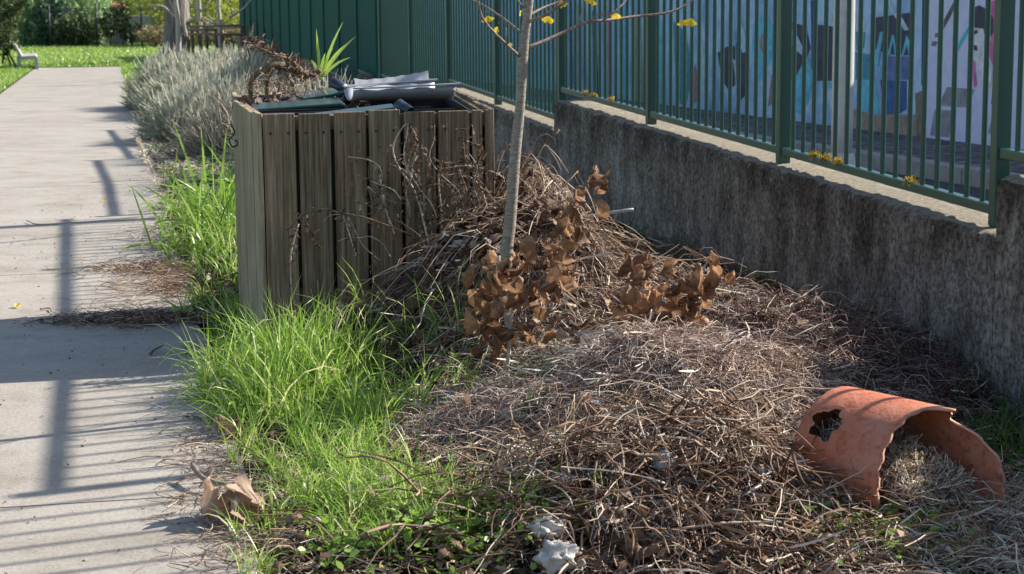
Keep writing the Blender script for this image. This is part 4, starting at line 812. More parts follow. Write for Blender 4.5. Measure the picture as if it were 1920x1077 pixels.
spray('dead_branch', 'cut branch with brown curled leaves drooping right of the sapling trunk', (1010, 500), [([(1012, 500, 0), (1040, 440, 0), (1075, 385, 0), (1100, 345, 0), (1128, 340, 0)], [.006, .004, .002]), ([(1100, 345, 0), (1085, 352, .02), (1072, 375, 0)], [.002, .001]), ([(1040, 440, 0), (1020, 450, 0), (1000, 470, 0)], [.003, .002])],
      [(1085, 365, 9, 14, 8), (1120, 362, 8, 16, 7), (1074, 405, 10, 14, 7), (1050, 440, 16, 18, 14), (1025, 470, 18, 16, 12), (1045, 487, 14, 12, 7)], 7.6, 1.05)
spray('dead_branch', 'upright cut branch with brown leaves in front of the sapling base', (955, 752), [([(956, 756, 0), (951, 700, 0), (955, 640, 0), (946, 590, 0), (938, 540, .02), (936, 480, .02)], [.008, .008, .006, .004]), ([(955, 640, 0), (960, 580, -.02), (967, 535, -.02), (972, 500, 0)], [.005, .003])],
      [(925, 500, 16, 14, 10), (955, 505, 20, 12, 10), (945, 545, 26, 16, 16), (995, 530, 26, 18, 20), (1000, 565, 18, 10, 8), (910, 590, 16, 16, 10), (930, 622, 18, 14, 12), (985, 632, 20, 8, 7)], 7.15, 1.2, 'palebark')
spray('dead_branch', 'fallen branch with dark brown leaves lying in the middle of the straw', (1120, 650), [([(1085, 690, -.05), (1120, 650, 0), (1175, 600, .1), (1230, 590, .1), (1290, 560, .12), (1320, 500, .12), (1340, 480, .12)], [.010, .008, .004, .002]), ([(1230, 590, .1), (1215, 550, .1), (1205, 490, .1)], [.004, .002])],
      [(1180, 555, 14, 14, 10), (1215, 560, 20, 18, 14), (1250, 580, 22, 16, 14), (1290, 590, 16, 18, 14), (1295, 530, 16, 14, 9), (1335, 505, 10, 16, 9), (1280, 618, 14, 10, 7), (1205, 500, 12, 14, 5)], 7.3, 1.2, 'palebark')
# loose leaves
def loose(px, py, me, sc, label, rot=None, path_=False, up=.015, mat=None, name='dead_leaf', grp=None):
    p = on_ground(px, py, up) if path_ else on_heap(px, py, up); o = link(name, me, None, None, tuple(p)); o.scale = (sc,) * 3; o.rotation_euler = rot or rrot(); return tag(o, label, 'leaf', grp)
OL = leaf_mesh(.10, .6, 1.1, .5, 1, 81); OL.materials.append(MT['orangeleaf']); YL = leaf_mesh(.06, .7, .7, .5, .8, 82); YL.materials.append(MT['yellowleaf'])
loose(1125, 505, OL, .8, 'bright orange dead leaf standing on the straw right of the sapling', (.3, 1.2, .5))
loose(190, 376, YL, .9, 'small yellowed leaf on the sunlit path', (0, .1, .4), True, .01, name='yellow_leaf'); loose(34, 575, YL, .9, 'small pale leaf on the path inside the box shadow', (0, .2, 2), True, .01, name='yellow_leaf')
loose(1480, 746, YL, .9, 'yellow leaf lying on the hay just left of the pot', (.3, .3, 1), name='yellow_leaf'); loose(1568, 712, YL, .8, 'yellow green leaf on dark twigs above the pot', (.2, .2, 2), name='yellow_leaf'); loose(1055, 612, YL, .6, 'tiny yellow leaf on straw between two dead branches', (.2, .2, 0), name='yellow_leaf')
pls = [(1210, 1035, 'long brown leaf flat on the soil at the bottom edge'), (885, 455, 'pale leaf on the twig heap left of the sapling trunk'), (905, 400, 'cream leaf high on the twig heap behind the sapling'), (830, 470, 'grey crumpled leaf half way down the twig heap'), (720, 500, 'dark leaf at the foot of the box slats'), (760, 510, 'reddish leaf beside the darkest twigs by the box'),
       (1395, 990, 'tan leaf curled among vines at the bottom'), (1490, 1040, 'pale leaf at the bottom edge below the pot'), (1120, 1050, 'brown leaf beside the white rag'), (680, 530, 'brown leaf behind the tall grass'), (905, 800, 'rusty leaf cluster left of the hay heap'), (560, 890, 'brown leaf among the low grass'), (445, 815, 'dark dead leaf on path edge under the tall grass'), (1535, 560, 'brown leaf at the foot of the wall')]
for i, (px, py, lb) in enumerate(pls): loose(px, py, R.choice(PL + LB_) if i not in (1, 2, 7) else PL[i % 3], R.uniform(.6, .95), lb, (R.uniform(-.5, .5), R.uniform(-.5, .3), R.uniform(-3, 3)))
cl = empty('crumpled_leaf', tuple(on_ground(430, 960)), 'large crumpled brown leaf curling on the near path', 'leaf')
for (px, py, i, rot, s_) in ((400, 965, 0, (.4, -.5, 2.6), .95), (450, 958, 1, (.9, -1.0, .3), .95), (465, 970, 2, (.2, -.7, -.6), .85), (430, 955, 3, (1.3, -.8, 1.8), .8)):
    p = on_ground(px, py, .02); l = link('blade', LB_[i], None, cl, p); l.scale = (s_,) * 3; l.rotation_euler = rot
link('stalk', tube_mesh([on_ground(478, 985, .01), on_ground(425, 985, .015), on_ground(405, 950, .05), on_ground(415, 925, .08)], [.003, .002], 6), MT['palebark'], cl)

# ------------------------------------------------------------------ sticks, stems and rubbish
def stick(name, label, pts, rad, mat='twigbark', fn=on_heap, cat='stick'):
    P = [fn(x, y, u) for x, y, u in pts]; o = link(name, tube_mesh(P, rad, 7, .1, 4), MT[mat]); return tag(o, label, cat)
og = on_ground
stick('stick', 'curved stick lying half on the near path above the crumpled leaf', [(362, 874, .05), (380, 896, .04), (420, 908, .035), (470, 908, .04), (540, 900, .05)], [.010, .008, .007, .006], fn=og)
stick('stick', 'thin forked twig running from the path under the crumpled leaf', [(370, 965, .01), (410, 990, .01), (470, 1003, .015), (540, 1005, .02), (600, 1012, .03)], [.004, .004, .006], fn=og)
stick('stick', 'short red brown twig at the path edge below the crumpled leaf', [(514, 990, .02), (545, 1000, .02), (585, 1008, .02)], [.004, .004], fn=og)
stick('stick', 'long thin wire like twig lying across the far path', [(50, 414, .015), (75, 421, .01), (160, 416, .01), (260, 408, .01)], [.004, .003, .002], fn=og)
stick('stick', 'crooked dark twig on the shaded path', [(282, 664, .01), (290, 656, .015), (306, 648, .02)], [.006, .003], 'stem', og)
stick('stick', 'thin twig on the shaded path next to the rubble', [(75, 580, .01), (92, 578, .01), (96, 584, .01)], [.004, .003], 'stem', og)
stick('stick', 'short dark twig lying upright in view on the shaded path', [(348, 645, .01), (350, 664, .01)], [.004, .004], 'stem', og)
stick('stick', 'pale broken stick on straw below the dark brown leaves', [(1060, 700, .02), (1100, 665, .02), (1150, 625, .03), (1175, 600, .04)], [.012, .010, .007], 'palebark')
stick('stick', 'pale straight stick leaning near the foot of the wall', [(1215, 446, .06), (1250, 460, .05), (1285, 470, .03)], [.006, .007], 'palebark')
stick('stick', 'pale stick pointing at the wall from the heap', [(1080, 412, .1), (1130, 402, .12), (1188, 394, .16)], [.006, .005], 'palebark')
stick('stick', 'thin long reed stem over the hay below the branch', [(880, 890, .03), (960, 855, .04), (1040, 842, .04), (1100, 842, .03)], [.004, .005, .004], 'palebark')
stick('stick', 'flat pale stick half hidden behind the tall grass', [(600, 610, .10), (660, 595, .1), (720, 578, .12)], [.007, .006], 'palebark')
stick('vine', 'dark arching vine stem over the right side of the hay', [(1305, 703, .03), (1350, 715, .10), (1400, 770, .12), (1415, 815, .03)], [.004, .004, .003], 'stem', cat='vine')
stick('vine', 'reddish vine stem arching down in the foreground heap', [(1310, 895, .06), (1370, 920, .12), (1410, 970, .12), (1400, 1030, .02)], [.004, .004, .004], 'stem', cat='vine')
stick('vine', 'pale looped vine beside the arching red vine', [(1340, 915, .08), (1325, 940, .10), (1330, 990, .06), (1340, 1050, .01)], [.004, .004], 'palebark', cat='vine')
# dead weeds standing against the slats
def weed(label, base, Yd, lines, n=26):
    t = empty('dead_weed', tuple(spot(*base, Yd)), label, 'plant')
    for pts, rad in lines:
        P = [spot(x, y, Yd + R.uniform(-.03, .03)) for x, y in pts]; link('stem', tube_mesh(P, [r_ * 1.5 for r_ in rad], 6, .1, 4), MT['stem'] if R.random() < .35 else MT['palebark'], t)
        parts = []
        Pm = smoothpath(P, 6)
        for k in range(n):
            c = Pm[R.randrange(len(Pm))]; d = norm(rng.normal(size=3) + np.array([0, 0, -.8])); L_ = R.uniform(.01, .045); parts.append([c, c + d * L_ * .5 + rng.normal(size=3) * .006, c + d * L_])
        V, Q, T = ribbons(np.array(parts), np.array([.002, .010, .002]), rng.uniform(0, .9, n)); link('shrivelled_leaves', mesh_np(V, Q, T), MT['litter'], t)['kind'] = 'stuff'
weed('tall dead weed stems drooping on the middle slats', (820, 520), 8.30, [([(815, 510), (800, 440), (778, 360), (745, 310), (738, 270), (765, 232), (758, 300), (790, 360)], [.003, .0025, .002]), ([(815, 510), (805, 420), (788, 350), (765, 300), (760, 250)], [.0035, .002]), ([(765, 232), (778, 250), (776, 280)], [.0015, .001])], 30)
weed('dead weed with broken tops against the fourth slat', (705, 520), 8.27, [([(700, 520), (700, 400), (690, 350)], [.003, .002]), ([(690, 350), (712, 365), (715, 320), (690, 300), (655, 295)], [.002, .002, .0015]), ([(740, 440), (720, 380), (712, 330)], [.003, .002])], 26)
weed('dead arching stem in front of the left slats', (560, 560), 8.18, [([(540, 430), (565, 405), (600, 392), (640, 400), (690, 410), (770, 440)], [.003, .003, .002]), ([(640, 395), (655, 440), (668, 480)], [.002, .0015]), ([(575, 420), (590, 440), (600, 462)], [.002, .001]), ([(548, 560), (545, 480), (560, 420)], [.003, .002])], 34)
weed('dense bunch of dead stems at the right end of the slats', (880, 420), 8.42, [([(830, 420), (822, 330), (840, 315), (880, 312), (930, 325), (950, 340)], [.003, .003, .002]), ([(880, 400), (872, 300), (868, 262)], [.003, .002]), ([(900, 400), (890, 330), (905, 280), (890, 270)], [.003, .002]), ([(920, 420), (900, 350), (860, 320)], [.003, .002]), ([(860, 420), (850, 360), (870, 320), (900, 310)], [.003, .002])], 46)
dv = empty('dead_vines', tuple(spot(860, 440, 8.36)), 'tangle of dry dead vines hanging on the right half of the slatted box', 'vines')
for k in range(52):
    x, y = R.choice([R.uniform(690, 930), R.uniform(820, 935)]), R.uniform(370, 490); pts = [(x, y)]; a = R.uniform(-2.4, -.7)
    for j in range(R.randint(3, 6)): a += R.gauss(0, .55); st_ = R.uniform(18, 38); x += math.cos(a) * st_ * .8; y += math.sin(a) * st_; y = max(y, 235); x = min(max(x, 600), 945); pts.append((x, y))
    o_ = link('stem', tube_mesh([spot(x, y, 8.30 + .012 * R.uniform(-1, 4) + .0005 * (x - 800)) for x, y in pts], [R.uniform(.002, .0038), .0012], 5, .1, 3), MT[R.choice(['stem', 'stem', 'stem', 'twigbark', 'palebark'])], dv)
Ps = []
for k in range(520):
    px, py = R.gauss(840, 70), R.gauss(380, 65); p = spot(px, max(py, 240), 8.33 + R.uniform(-.03, .05)); d = norm(rng.normal(size=3) + np.array([0, 0, -.8])); L_ = R.uniform(.012, .05); Ps.append([p, p + d * L_ * .5 + rng.normal(size=3) * .008, p + d * L_])
V, Q, T = ribbons(np.array(Ps), np.array([.002, .010, .002])); link('shrivelled_leaves', mesh_np(V, Q, T), MT['litter'], dv)['kind'] = 'stuff'
# uprooted plant on the box
rt = empty('uprooted_plant', tuple(spot(540, 190, 9.4)), 'uprooted dead plant with a tangle of roots lying on the left of the box', 'plant')
for pts, rad in (([(470, 195), (472, 150), (490, 135), (520, 122), (545, 130), (575, 142), (600, 132)], [.010, .014, .020, .022, .014]), ([(500, 190), (502, 150), (512, 130)], [.010, .008]), ([(520, 190), (522, 160), (524, 130)], [.009, .007]), ([(575, 142), (540, 112), (500, 98), (470, 82), (455, 78)], [.012, .008, .005]), ([(560, 190), (548, 160), (535, 135)], [.006, .004]), ([(462, 80), (468, 110), (462, 140)], [.005, .002])):
    link('root', tube_mesh([spot(x, y, 9.4 + R.uniform(-.06, .06)) for x, y in pts], rad, 8, .15, 4), MT['stem'], rt)
Ps = []
for k in range(230):
    px, py = R.uniform(466, 605), R.uniform(135, 192); p = spot(px, py, 9.4 + R.uniform(-.18, .18)); P = [p]; d = norm(rng.normal(size=3))
    for j in range(4): d = norm(d + rng.normal(size=3) * .7); P.append(P[-1] + d * R.uniform(.012, .03))
    Ps.append(P)
V, Q, T = tubes(np.array(Ps), .0016); link('fine_roots', mesh_np(V, Q, T), MT['twig'], rt)['kind'] = 'stuff'
Ps = []
for k in range(150):
    t_ = R.random(); px, py = 455 + 120 * t_, 72 + 62 * t_; p = spot(R.gauss(px, 6), R.gauss(py, 6), 9.4 + R.uniform(-.08, .08)); P = [p]; d = norm(rng.normal(size=3) + np.array([0, 0, .4]))
    for j in range(3): d = norm(d + rng.normal(size=3) * .5); P.append(P[-1] + d * R.uniform(.01, .03))
    Ps.append(P)
V, Q, T = ribbons(np.array(Ps), np.array([.003, .008, .006, .001])); link('withered_leaves', mesh_np(V, Q, T), MT['litter'], rt)['kind'] = 'stuff'
Xs = rng.uniform(-1.25, -.7, 500); Ys = rng.uniform(9.15, 9.85, 500); P = np.zeros((500, 4, 3)); th = rng.uniform(0, 6.28, 500)
for i in range(4): P[:, i, 0] = Xs + np.cos(th) * .03 * i; P[:, i, 1] = Ys + np.sin(th) * .03 * i; P[:, i, 2] = BHt - .07 + rng.uniform(-.02, .05, 500)
V, Q, T = join([tubes(P, .003), ribbons(P[:200] + np.array([0, 0, .03]), .02)]); o = link('compost_top', mesh_np(V, Q, T), MT['darktwig']); tag(o, 'dark dry plant scraps filling the left part of the box', 'debris', None, 'stuff')

# rags, lump
def blob(name, label, cat, p, r, mat, sq=.55, seed=1, parent=None):
    bm = bmesh.new(); bmesh.ops.create_icosphere(bm, subdivisions=4, radius=1.0); rr = np.random.default_rng(seed); A_ = rr.normal(size=(14, 3)) * 2.6; ph = rr.uniform(0, 6, 14)
    for v in bm.verts:
        c = np.array(v.co); k = 1 + .20 * sum(abs(math.sin(A_[i] @ c + ph[i])) ** 2 - .5 for i in range(7)) * .42 + .10 * sum(math.sin(A_[i] @ c * 3 + ph[i]) for i in range(7, 14)) * .5; v.co = Vector((c[0] * r[0] * k, c[1] * r[1] * k, c[2] * r[2] * k))
    me = bpy.data.meshes.new('m'); bm.to_mesh(me); bm.free(); me.polygons.foreach_set('use_smooth', [True] * len(me.polygons)); o = link(name, me, mat, None, tuple(p)); return tag(o, label, cat)
blob('white_rag', 'crumpled white rag on the soil at the bottom edge', 'rag', on_heap(1045, 1045, .06), (.062, .055, .042), MT['rag'], seed=3)
blob('white_rag', 'smaller dirty white rag just behind the bottom one', 'rag', on_heap(1025, 990, .06), (.05, .045, .03), MT['rag'], seed=5)
blob('white_rag', 'pale crumpled paper below the tangled stalks', 'paper', on_heap(1052, 905, .06), (.042, .035, .028), MT['rag'], seed=8)
blob('mortar_lump', 'round grey lump resting on the tangled stalks', 'stone', on_heap(1248, 868, .09), (.036, .036, .03), MT['pillar'], seed=9)
blob('stone', 'pale stone partly hidden in the grass at path edge', 'stone', on_heap(955, 775, .02), (.035, .03, .02), MT['pillar'], seed=12)
blob('stone', 'small round stone in the swept heap on the path', 'stone', on_ground(165, 597, .015), (.03, .03, .016), MT['pillar'], seed=13)
blob('stone', 'second stone of the swept heap nearer the bed', 'stone', on_ground(202, 598, .015), (.026, .026, .015), MT['pillar'], seed=14)
# rubble line on path
stuff('rubble_line', [flakes(300, 0, 0, 0, 0, .02, .05, .01, -.5, pathfn, .6, gauss=(-1.75, 9.3, .22, .06)), lay(500, -1.75, 9.3, .25, .06, .04, .14, .0015, .003, (0, .02), .006, nmin=-.5, fn=pathfn)], MT['darktwig'], 'line of dark twigs and clods across the shaded path')
# bent wire loop hanging on the box
stick('wire_loop', 'bent black wire hanging on the left slats', [(432, 232, 0), (440, 250, 0), (430, 262, 0), (436, 276, 0), (446, 270, 0), (440, 262, 0)], .004, 'metal', lambda x, y, u: spot(x, y, 9.0), 'wire')
stick('plastic_strip', 'shiny grey plastic strip sticking out of the straw behind the trunk', [(990, 440, 0), (1003, 420, 0), (1020, 405, 0)], .006, 'greytub', lambda x, y, u: spot(x, y, 8.3), 'strip')
stick('plastic_pole', 'thin grey plastic pole lying from the heap toward the wall', [(1095, 408, 0), (1140, 400, 0), (1188, 393, 0)], .008, 'greytub', lambda x, y, u: spot(x, y, 8.9), 'pole')
# blossom remains on the fence rail
for (px, lb) in ((1100, 'bit of dried yellow blossom caught on the rail near the post'), (1115, 'second tuft of dried blossom on the rail near the post'), (1148, 'small lone blossom tuft on the rail'), (1528, 'left tuft of yellow blossom on the rail by the lamp pole'), (1550, 'middle tuft of yellow blossom on the rail by the lamp pole'), (1575, 'right tuft of yellow blossom on the rail by the lamp pole'), (1710, 'largest clump of yellow blossom on the rail')):
    s0_ = None
    for s_ in np.arange(7, 15, .02):
        p = np.array(W(s_, NF - .01, topz(s_) + .087)); v_ = p - np.array([0, 0, H]); x_ = CX + F * (v_ @ _r) / (v_ @ _f)
        if x_ < px: s0_ = s_; break
    p = np.array(W(s0_, NF - .01, topz(s0_) + .087)); N = 150; wdt = .05 if px < 1600 else .06
    C_ = p + np.clip(rng.normal(size=(N, 3)), -1.8, 1.8) * np.array([.010, wdt * .42, .008]); C_[:, 0] += (C_[:, 1] - p[1]) * -.2; D_ = norm(rng.normal(size=(N, 3))); P = C_[:, None] + D_[:, None] * np.linspace(0, .018, 3)[None, :, None]
    V, Q, T = ribbons(P, np.array([.003, .007, .002])); o = link('dried_blossom', mesh_np(V, Q, T), strand('dried_yellow_blossom', [(0, (.20, .10, .02)), (.5, (.48, .33, .04)), (1, (.62, .48, .08))], .7, .2) if px == 1100 else bpy.data.materials['dried_yellow_blossom']); tag(o, lb, 'blossom', 'blossom tufts caught on the fence rail')

# ------------------------------------------------------------------ broken terracotta pot
pc = np.array([1.12, 5.73, .185]); pax = norm(np.array([.64, -.77, -.04])); psd = norm(np.cross(pax, [0, 0, 1])); pup = np.cross(psd, pax)
pot = empty('terracotta_pot', (1.25, 5.8, 0), 'broken terracotta pot lying on its side with a jagged hole', 'pot')
nth, nl = 120, 48; LEN = .54
def prad(t): return .190 + .018 * t - .05 * max(0, .06 - t) / .06
def edge_t(d):   # how far the shell reaches at angle d (0 up, + far right side, - side toward the camera)
    x = [-180, -160, -140, -120, -95, -70, -45, -20, -4, 4, 12, 30, 48, 60, 80, 100, 118, 130, 142, 156, 170, 180]
    y = [.40, .52, .64, .68, .70, .69, .68, .69, .71, .74, .84, .72, .64, .80, .93, .97, 1.0, .97, .80, .60, .42, .40]
    return float(np.interp(d, x, y)) + .010 * math.sin(d * .35) + .010 * math.sin(d * .83 + 1) + .010 * (((d * .19) % 1) - .5) + .008 * (((d * .47 + .3) % 1) - .5)
def in_hole(th, t):
    d = math.degrees(th); u, v = (d + 50) / 15.5, (t - .22) / .10; a = math.atan2(v, u)
    return u * u + v * v < 1 + .30 * math.sin(5 * a + 1) + .16 * math.sin(8 * a)
V = []; HT = {}
for i in range(nl):
    for j in range(nth):
        th = -math.pi + 2 * math.pi * j / nth; t = edge_t(math.degrees(th)) * i / (nl - 1); r = prad(t) * (1 + .012 * math.sin(3 * th)); c = pc + pax * (t - .42) * LEN; HT[(i, j)] = t
        V.append(c + pup * math.cos(th) * r - psd * math.sin(th) * r)
Fc = []
for i in range(nl - 1):
    for j in range(nth):
        th = -math.pi + 2 * math.pi * (j + .5) / nth
        if not in_hole(th, (HT[(i, j)] + HT[(i + 1, j)]) / 2): Fc.append((i * nth + j, i * nth + (j + 1) % nth, (i + 1) * nth + (j + 1) % nth, (i + 1) * nth + j))
V.append(pc - pax * .42 * LEN); Fc += [(j, len(V) - 1, (j + 1) % nth) for j in range(nth)]
me = mesh_py(V, Fc, True); bm = bmesh.new(); bm.from_mesh(me); bmesh.ops.delete(bm, geom=[v for v in bm.verts if not v.link_faces], context='VERTS'); bmesh.ops.recalc_face_normals(bm, faces=bm.faces)
for _ in range(2):
    bd_ = [v for v in bm.verts if v.is_boundary]; bmesh.ops.smooth_vert(bm, verts=bd_, factor=.5, use_axis_x=True, use_axis_y=True, use_axis_z=True)
bm.to_mesh(me); bm.free()
me.materials.append(MT['terracotta']); me.materials.append(plain('broken_clay_edge', (.72, .40, .28), .9, var=.2, bscale=60)); po = link('shell', me, None, pot); md = po.modifiers.new('thick', 'SOLIDIFY'); md.thickness = .009; md.offset = 0; md.material_offset_rim = 1
# straw packed inside the pot
N = 6000; t = rng.uniform(-.32, .42, N); a = rng.uniform(-2.9, 2.9, N); r = np.sqrt(rng.random(N)) * .14; C_ = pc + pax * t[:, None] * LEN + psd * (np.sin(a) * r)[:, None] + pup * (np.minimum(np.cos(a) * r, .09 - .24 * t) - .02)[:, None]
D_ = norm(pax * .5 + rng.normal(size=(N, 3)) * .8); P = C_[:, None] + D_[:, None] * (rng.uniform(.03, .09, N)[:, None] * np.linspace(-.5, .5, 4)[None])[..., None] + rng.normal(size=(N, 4, 3)) * .003
dd_ = P - pc; rad_ = dd_ - (dd_ @ pax)[..., None] * pax; rl = np.linalg.norm(rad_, axis=-1, keepdims=True); P = P - rad_ * np.maximum(0, 1 - .145 / np.maximum(rl, 1e-6)); P[..., 2] = np.maximum(P[..., 2], .012)
V, Q, T = tubes(P, .0016); o = link('straw_in_pot', mesh_np(V, Q, T), MT['straw']); tag(o, 'dry straw packed inside and spilling out of the broken pot', 'straw', None, 'stuff')

# ------------------------------------------------------------------ far background
# lawn blades
def lawn_blades(name, N, s0, s1, n0, n1, label, h=(.04, .10), w_=.014):
    s = s0 + (s1 - s0) * rng.random(N); n = rng.uniform(n0, n1, N); X = FD[0] * s + NR[0] * n; Y = FD[1] * s + NR[1] * n; V, Q, T = blades(0, X, Y, h[0], h[1], w_ * .6, w_ * 1.3, .5, .4, 3, lambda x, y: gz(y) + .012)
    o = link(name, mesh_np(V, Q, T), MT['grass']); return tag(o, label, 'grass', None, 'stuff')
lawn_blades('lawn_grass', 26000, 28, 56, -6.5, -1.93, 'bright green lawn grass left of the path', (.05, .14), .02)
lawn_blades('lawn_grass', 34000, 54.4, 76, -3.5, 9, 'bright green lawn grass beyond the end of the path', (.06, .16), .03)
lawn_blades('lawn_grass', 16000, 31, 54.4, .35, 3.2, 'green lawn grass right of the path behind the lavender', (.05, .16), .025)
N = 160; X = rng.uniform(-15, -9.5, N); Y = rng.uniform(53, 70, N); C_ = np.stack([X, Y, gz(Y) + .15], 1); D_ = norm(rng.normal(size=(N, 3)) * np.array([1, 1, .2])); P = C_[:, None] + D_[:, None] * np.linspace(-.03, .03, 3)[None, :, None]
V, Q, T = ribbons(P, np.array([.03, .06, .03]), None, np.array([[[0, 0, 1.]]]) + rng.normal(size=(N, 1, 3)) * .2); o = link('lawn_flowers', mesh_np(V, Q, T), MT['white']); tag(o, 'tiny white flowers dotted over the far lawn', 'flowers', None, 'stuff')
# bench
bf = on_ground(72, 130); bb = on_ground(30, 126); bl = empty('park_bench', tuple(bf), 'pale concrete park bench on the lawn left of the path', 'bench')
zb = float(bf[2]); Yb = float(bf[1]); ux = np.array([1, -.12, 0]); ux /= np.linalg.norm(ux); uy = np.array([-.24, 1, 0]); uy /= np.linalg.norm(uy)
x0 = spot(25, 100, Yb)[0]; x1 = spot(72, 100, Yb)[0]
def bp(x, z, y=0.0): return np.array([x0, Yb, zb]) + ux * x * (x1 - x0) + uy * y + np.array([0, 0, z])
prof = [(0.0, .66), (.10, .66), (.36, .34), (.90, .36), (.97, .33), (1.0, .30), (1.02, -.02), (.86, -.02), (.85, .27), (.32, .25), (.26, .27), (.14, .46)]
V = [bp(x, z) for x, z in prof] + [bp(x, z, 1.5) for x, z in prof]; n = len(prof); me = mesh_py(V, [tuple(range(n))[::-1], tuple(range(n, 2 * n))] + [(i, (i + 1) % n, n + (i + 1) % n, n + i) for i in range(n)])
bm = bmesh.new(); bm.from_mesh(me); bmesh.ops.recalc_face_normals(bm, faces=bm.faces); bm.to_mesh(me); bm.free(); link('seat_shell', me, MT['benchc'], bl)
for y in (.0, 1.38): mb = MB(); mb.box(bp(.13, -.05, y), bp(.27, -.05, y) - bp(.13, -.05, y), uy * .12, (0, 0, .33)); link('leg', mb.mesh(), MT['benchc'], bl)
def foliage(name, label, cat, blobs, N, size, mat, grp=None, stems=None, up=0.0, stemmat='stem'):
    c0 = blobs[0]; t = empty(name, (c0[0], c0[1], float(gz(c0[1]))), label, cat, grp); P_ = []
    wts = np.array([b[3] * b[5] for b in blobs]); wts = wts / wts.sum()
    for b, w_ in zip(blobs, wts):
        n = int(N * w_); d = norm(rng.normal(size=(n, 3))); r = rng.uniform(.55, 1.05, n)[:, None] * (1 + .15 * np.sin(d[:, :1] * 7 + d[:, 2:] * 5)); C_ = np.array(b[:3]) + d * r * np.array(b[3:6]); C_[:, 2] = np.maximum(C_[:, 2], gz(C_[:, 1]) + .03)
        D_ = norm(rng.normal(size=(n, 3)) + np.array([0, 0, up])); Ln = rng.uniform(.6, 1.4, n) * size; P_.append((C_, D_, Ln))
    C_ = np.concatenate([p[0] for p in P_]); D_ = np.concatenate([p[1] for p in P_]); Ln = np.concatenate([p[2] for p in P_]); n = len(C_)
    P = C_[:, None] + D_[:, None] * (Ln[:, None] * np.linspace(-.5, .5, 3)[None])[..., None]; P[:, 2, 2] -= Ln * .15
    V, Q, T = ribbons(P, Ln[:, None] * np.array([.15, .45, .1])[None] * (1 if up < 1 else .35)); link('foliage', mesh_np(V, Q, T), mat, t)['kind'] = 'stuff'
    for (pts, rad) in (stems or [([(b[0], b[1], float(gz(b[1])) - .05), (b[0] + .1, b[1], b[2]), (b[0], b[1], b[2] + b[5] * .5)], [.05, .02]) for b in blobs]): link('stem', tube_mesh(pts, rad, 6, k=3), MT[stemmat], t)
    return t
def fb(px, py, Y, rx, ry, rz): p = spot(px, py, Y); return (p[0], p[1], p[2], rx, ry, rz)
foliage('bamboo_hedge', 'tall feathery green bamboo hedge behind the wire fence', 'hedge', [fb(60, 20, 76, 1.2, 1.5, 2.2), fb(100, 15, 77, 1.5, 1.5, 2.4), fb(140, 20, 77, 1.3, 1.5, 2.0)], 15000, .34, MT['bg1'], up=1.6)
foliage('dark_bush', 'dark green bush in front of the wire fence', 'bush', [fb(150, 60, 74, .9, .8, .7), fb(125, 62, 74.4, .7, .7, .6)], 4500, .14, MT['bg2'])
foliage('dark_bush', 'bluish green bush left of the dark bush', 'bush', [fb(98, 45, 75, .7, .8, 1.1)], 3500, .16, strand('blue_green_bush', [(0, (.03, .07, .04)), (1, (.14, .24, .14))], .6, .3))
foliage('dark_shrub', 'dark brown leaved shrub rising behind the bench', 'shrub', [fb(5, 40, 52.5, .42, .6, .95), fb(20, 10, 53, .4, .5, .5), fb(-25, 30, 53, .6, .6, 1.0)], 6500, .10, MT['bg2'],
        stems=[([spot(20, 122, 53), spot(10, 90, 53), spot(12, 50, 53)], [.03, .02]), ([spot(30, 124, 53), spot(16, 100, 53), spot(2, 70, 53)], [.03, .02]), ([spot(5, 120, 53), spot(6, 95, 53), spot(0, 60, 53)], [.03, .02])])
foliage('climbing_shrub', 'ivy and brush hanging on the wire fence by the old pillar', 'bush', [fb(205, 45, 73.6, .35, .3, .6), fb(228, 35, 73.2, .35, .3, .7), fb(245, 62, 73.4, .4, .3, .4)], 1700, .12, MT['bg2'])
foliage('yellow_bush', 'yellow green bush behind the bare saplings', 'bush', [fb(385, 25, 74, 1.6, 1.5, 1.8), fb(430, 30, 73, 1.3, 1.3, 1.8), fb(345, 15, 76, 1.5, 1.3, 1.5)], 9000, .15, MT['bg3'])
foliage('yellow_bush', 'yellow green bush above the concrete pillar', 'bush', [fb(262, -5, 84, 1.5, 1.5, 1.1), fb(310, -5, 84, 1.5, 1.5, 1.2)], 3500, .16, MT['bg3'])
foliage('dry_brush', 'reddish dry weeds at the foot of the concrete pillar', 'weeds', [fb(290, 66, 71, .7, .6, .35), fb(430, 72, 62, .9, .6, .35)], 2200, .12, MT['reddry'], up=.8)
foliage('hedge_row', 'hazy green hedge far behind the wire fence', 'hedge', [fb(225, 45, 96, 3., 1.5, 1.6), fb(280, 40, 96, 3, 1.5, 1.7), fb(170, 30, 98, 3, 1.5, 2.)], 6000, .3, MT['bg1'])
foliage('hedge_row', 'dense hedge closing the view far at the left', 'hedge', [fb(-60, 20, 80, 4, 2, 2.6), fb(20, -5, 84, 3, 2, 2.6), fb(90, -10, 86, 3, 2, 2.6)], 9000, .35, MT['bg1'], up=.8)
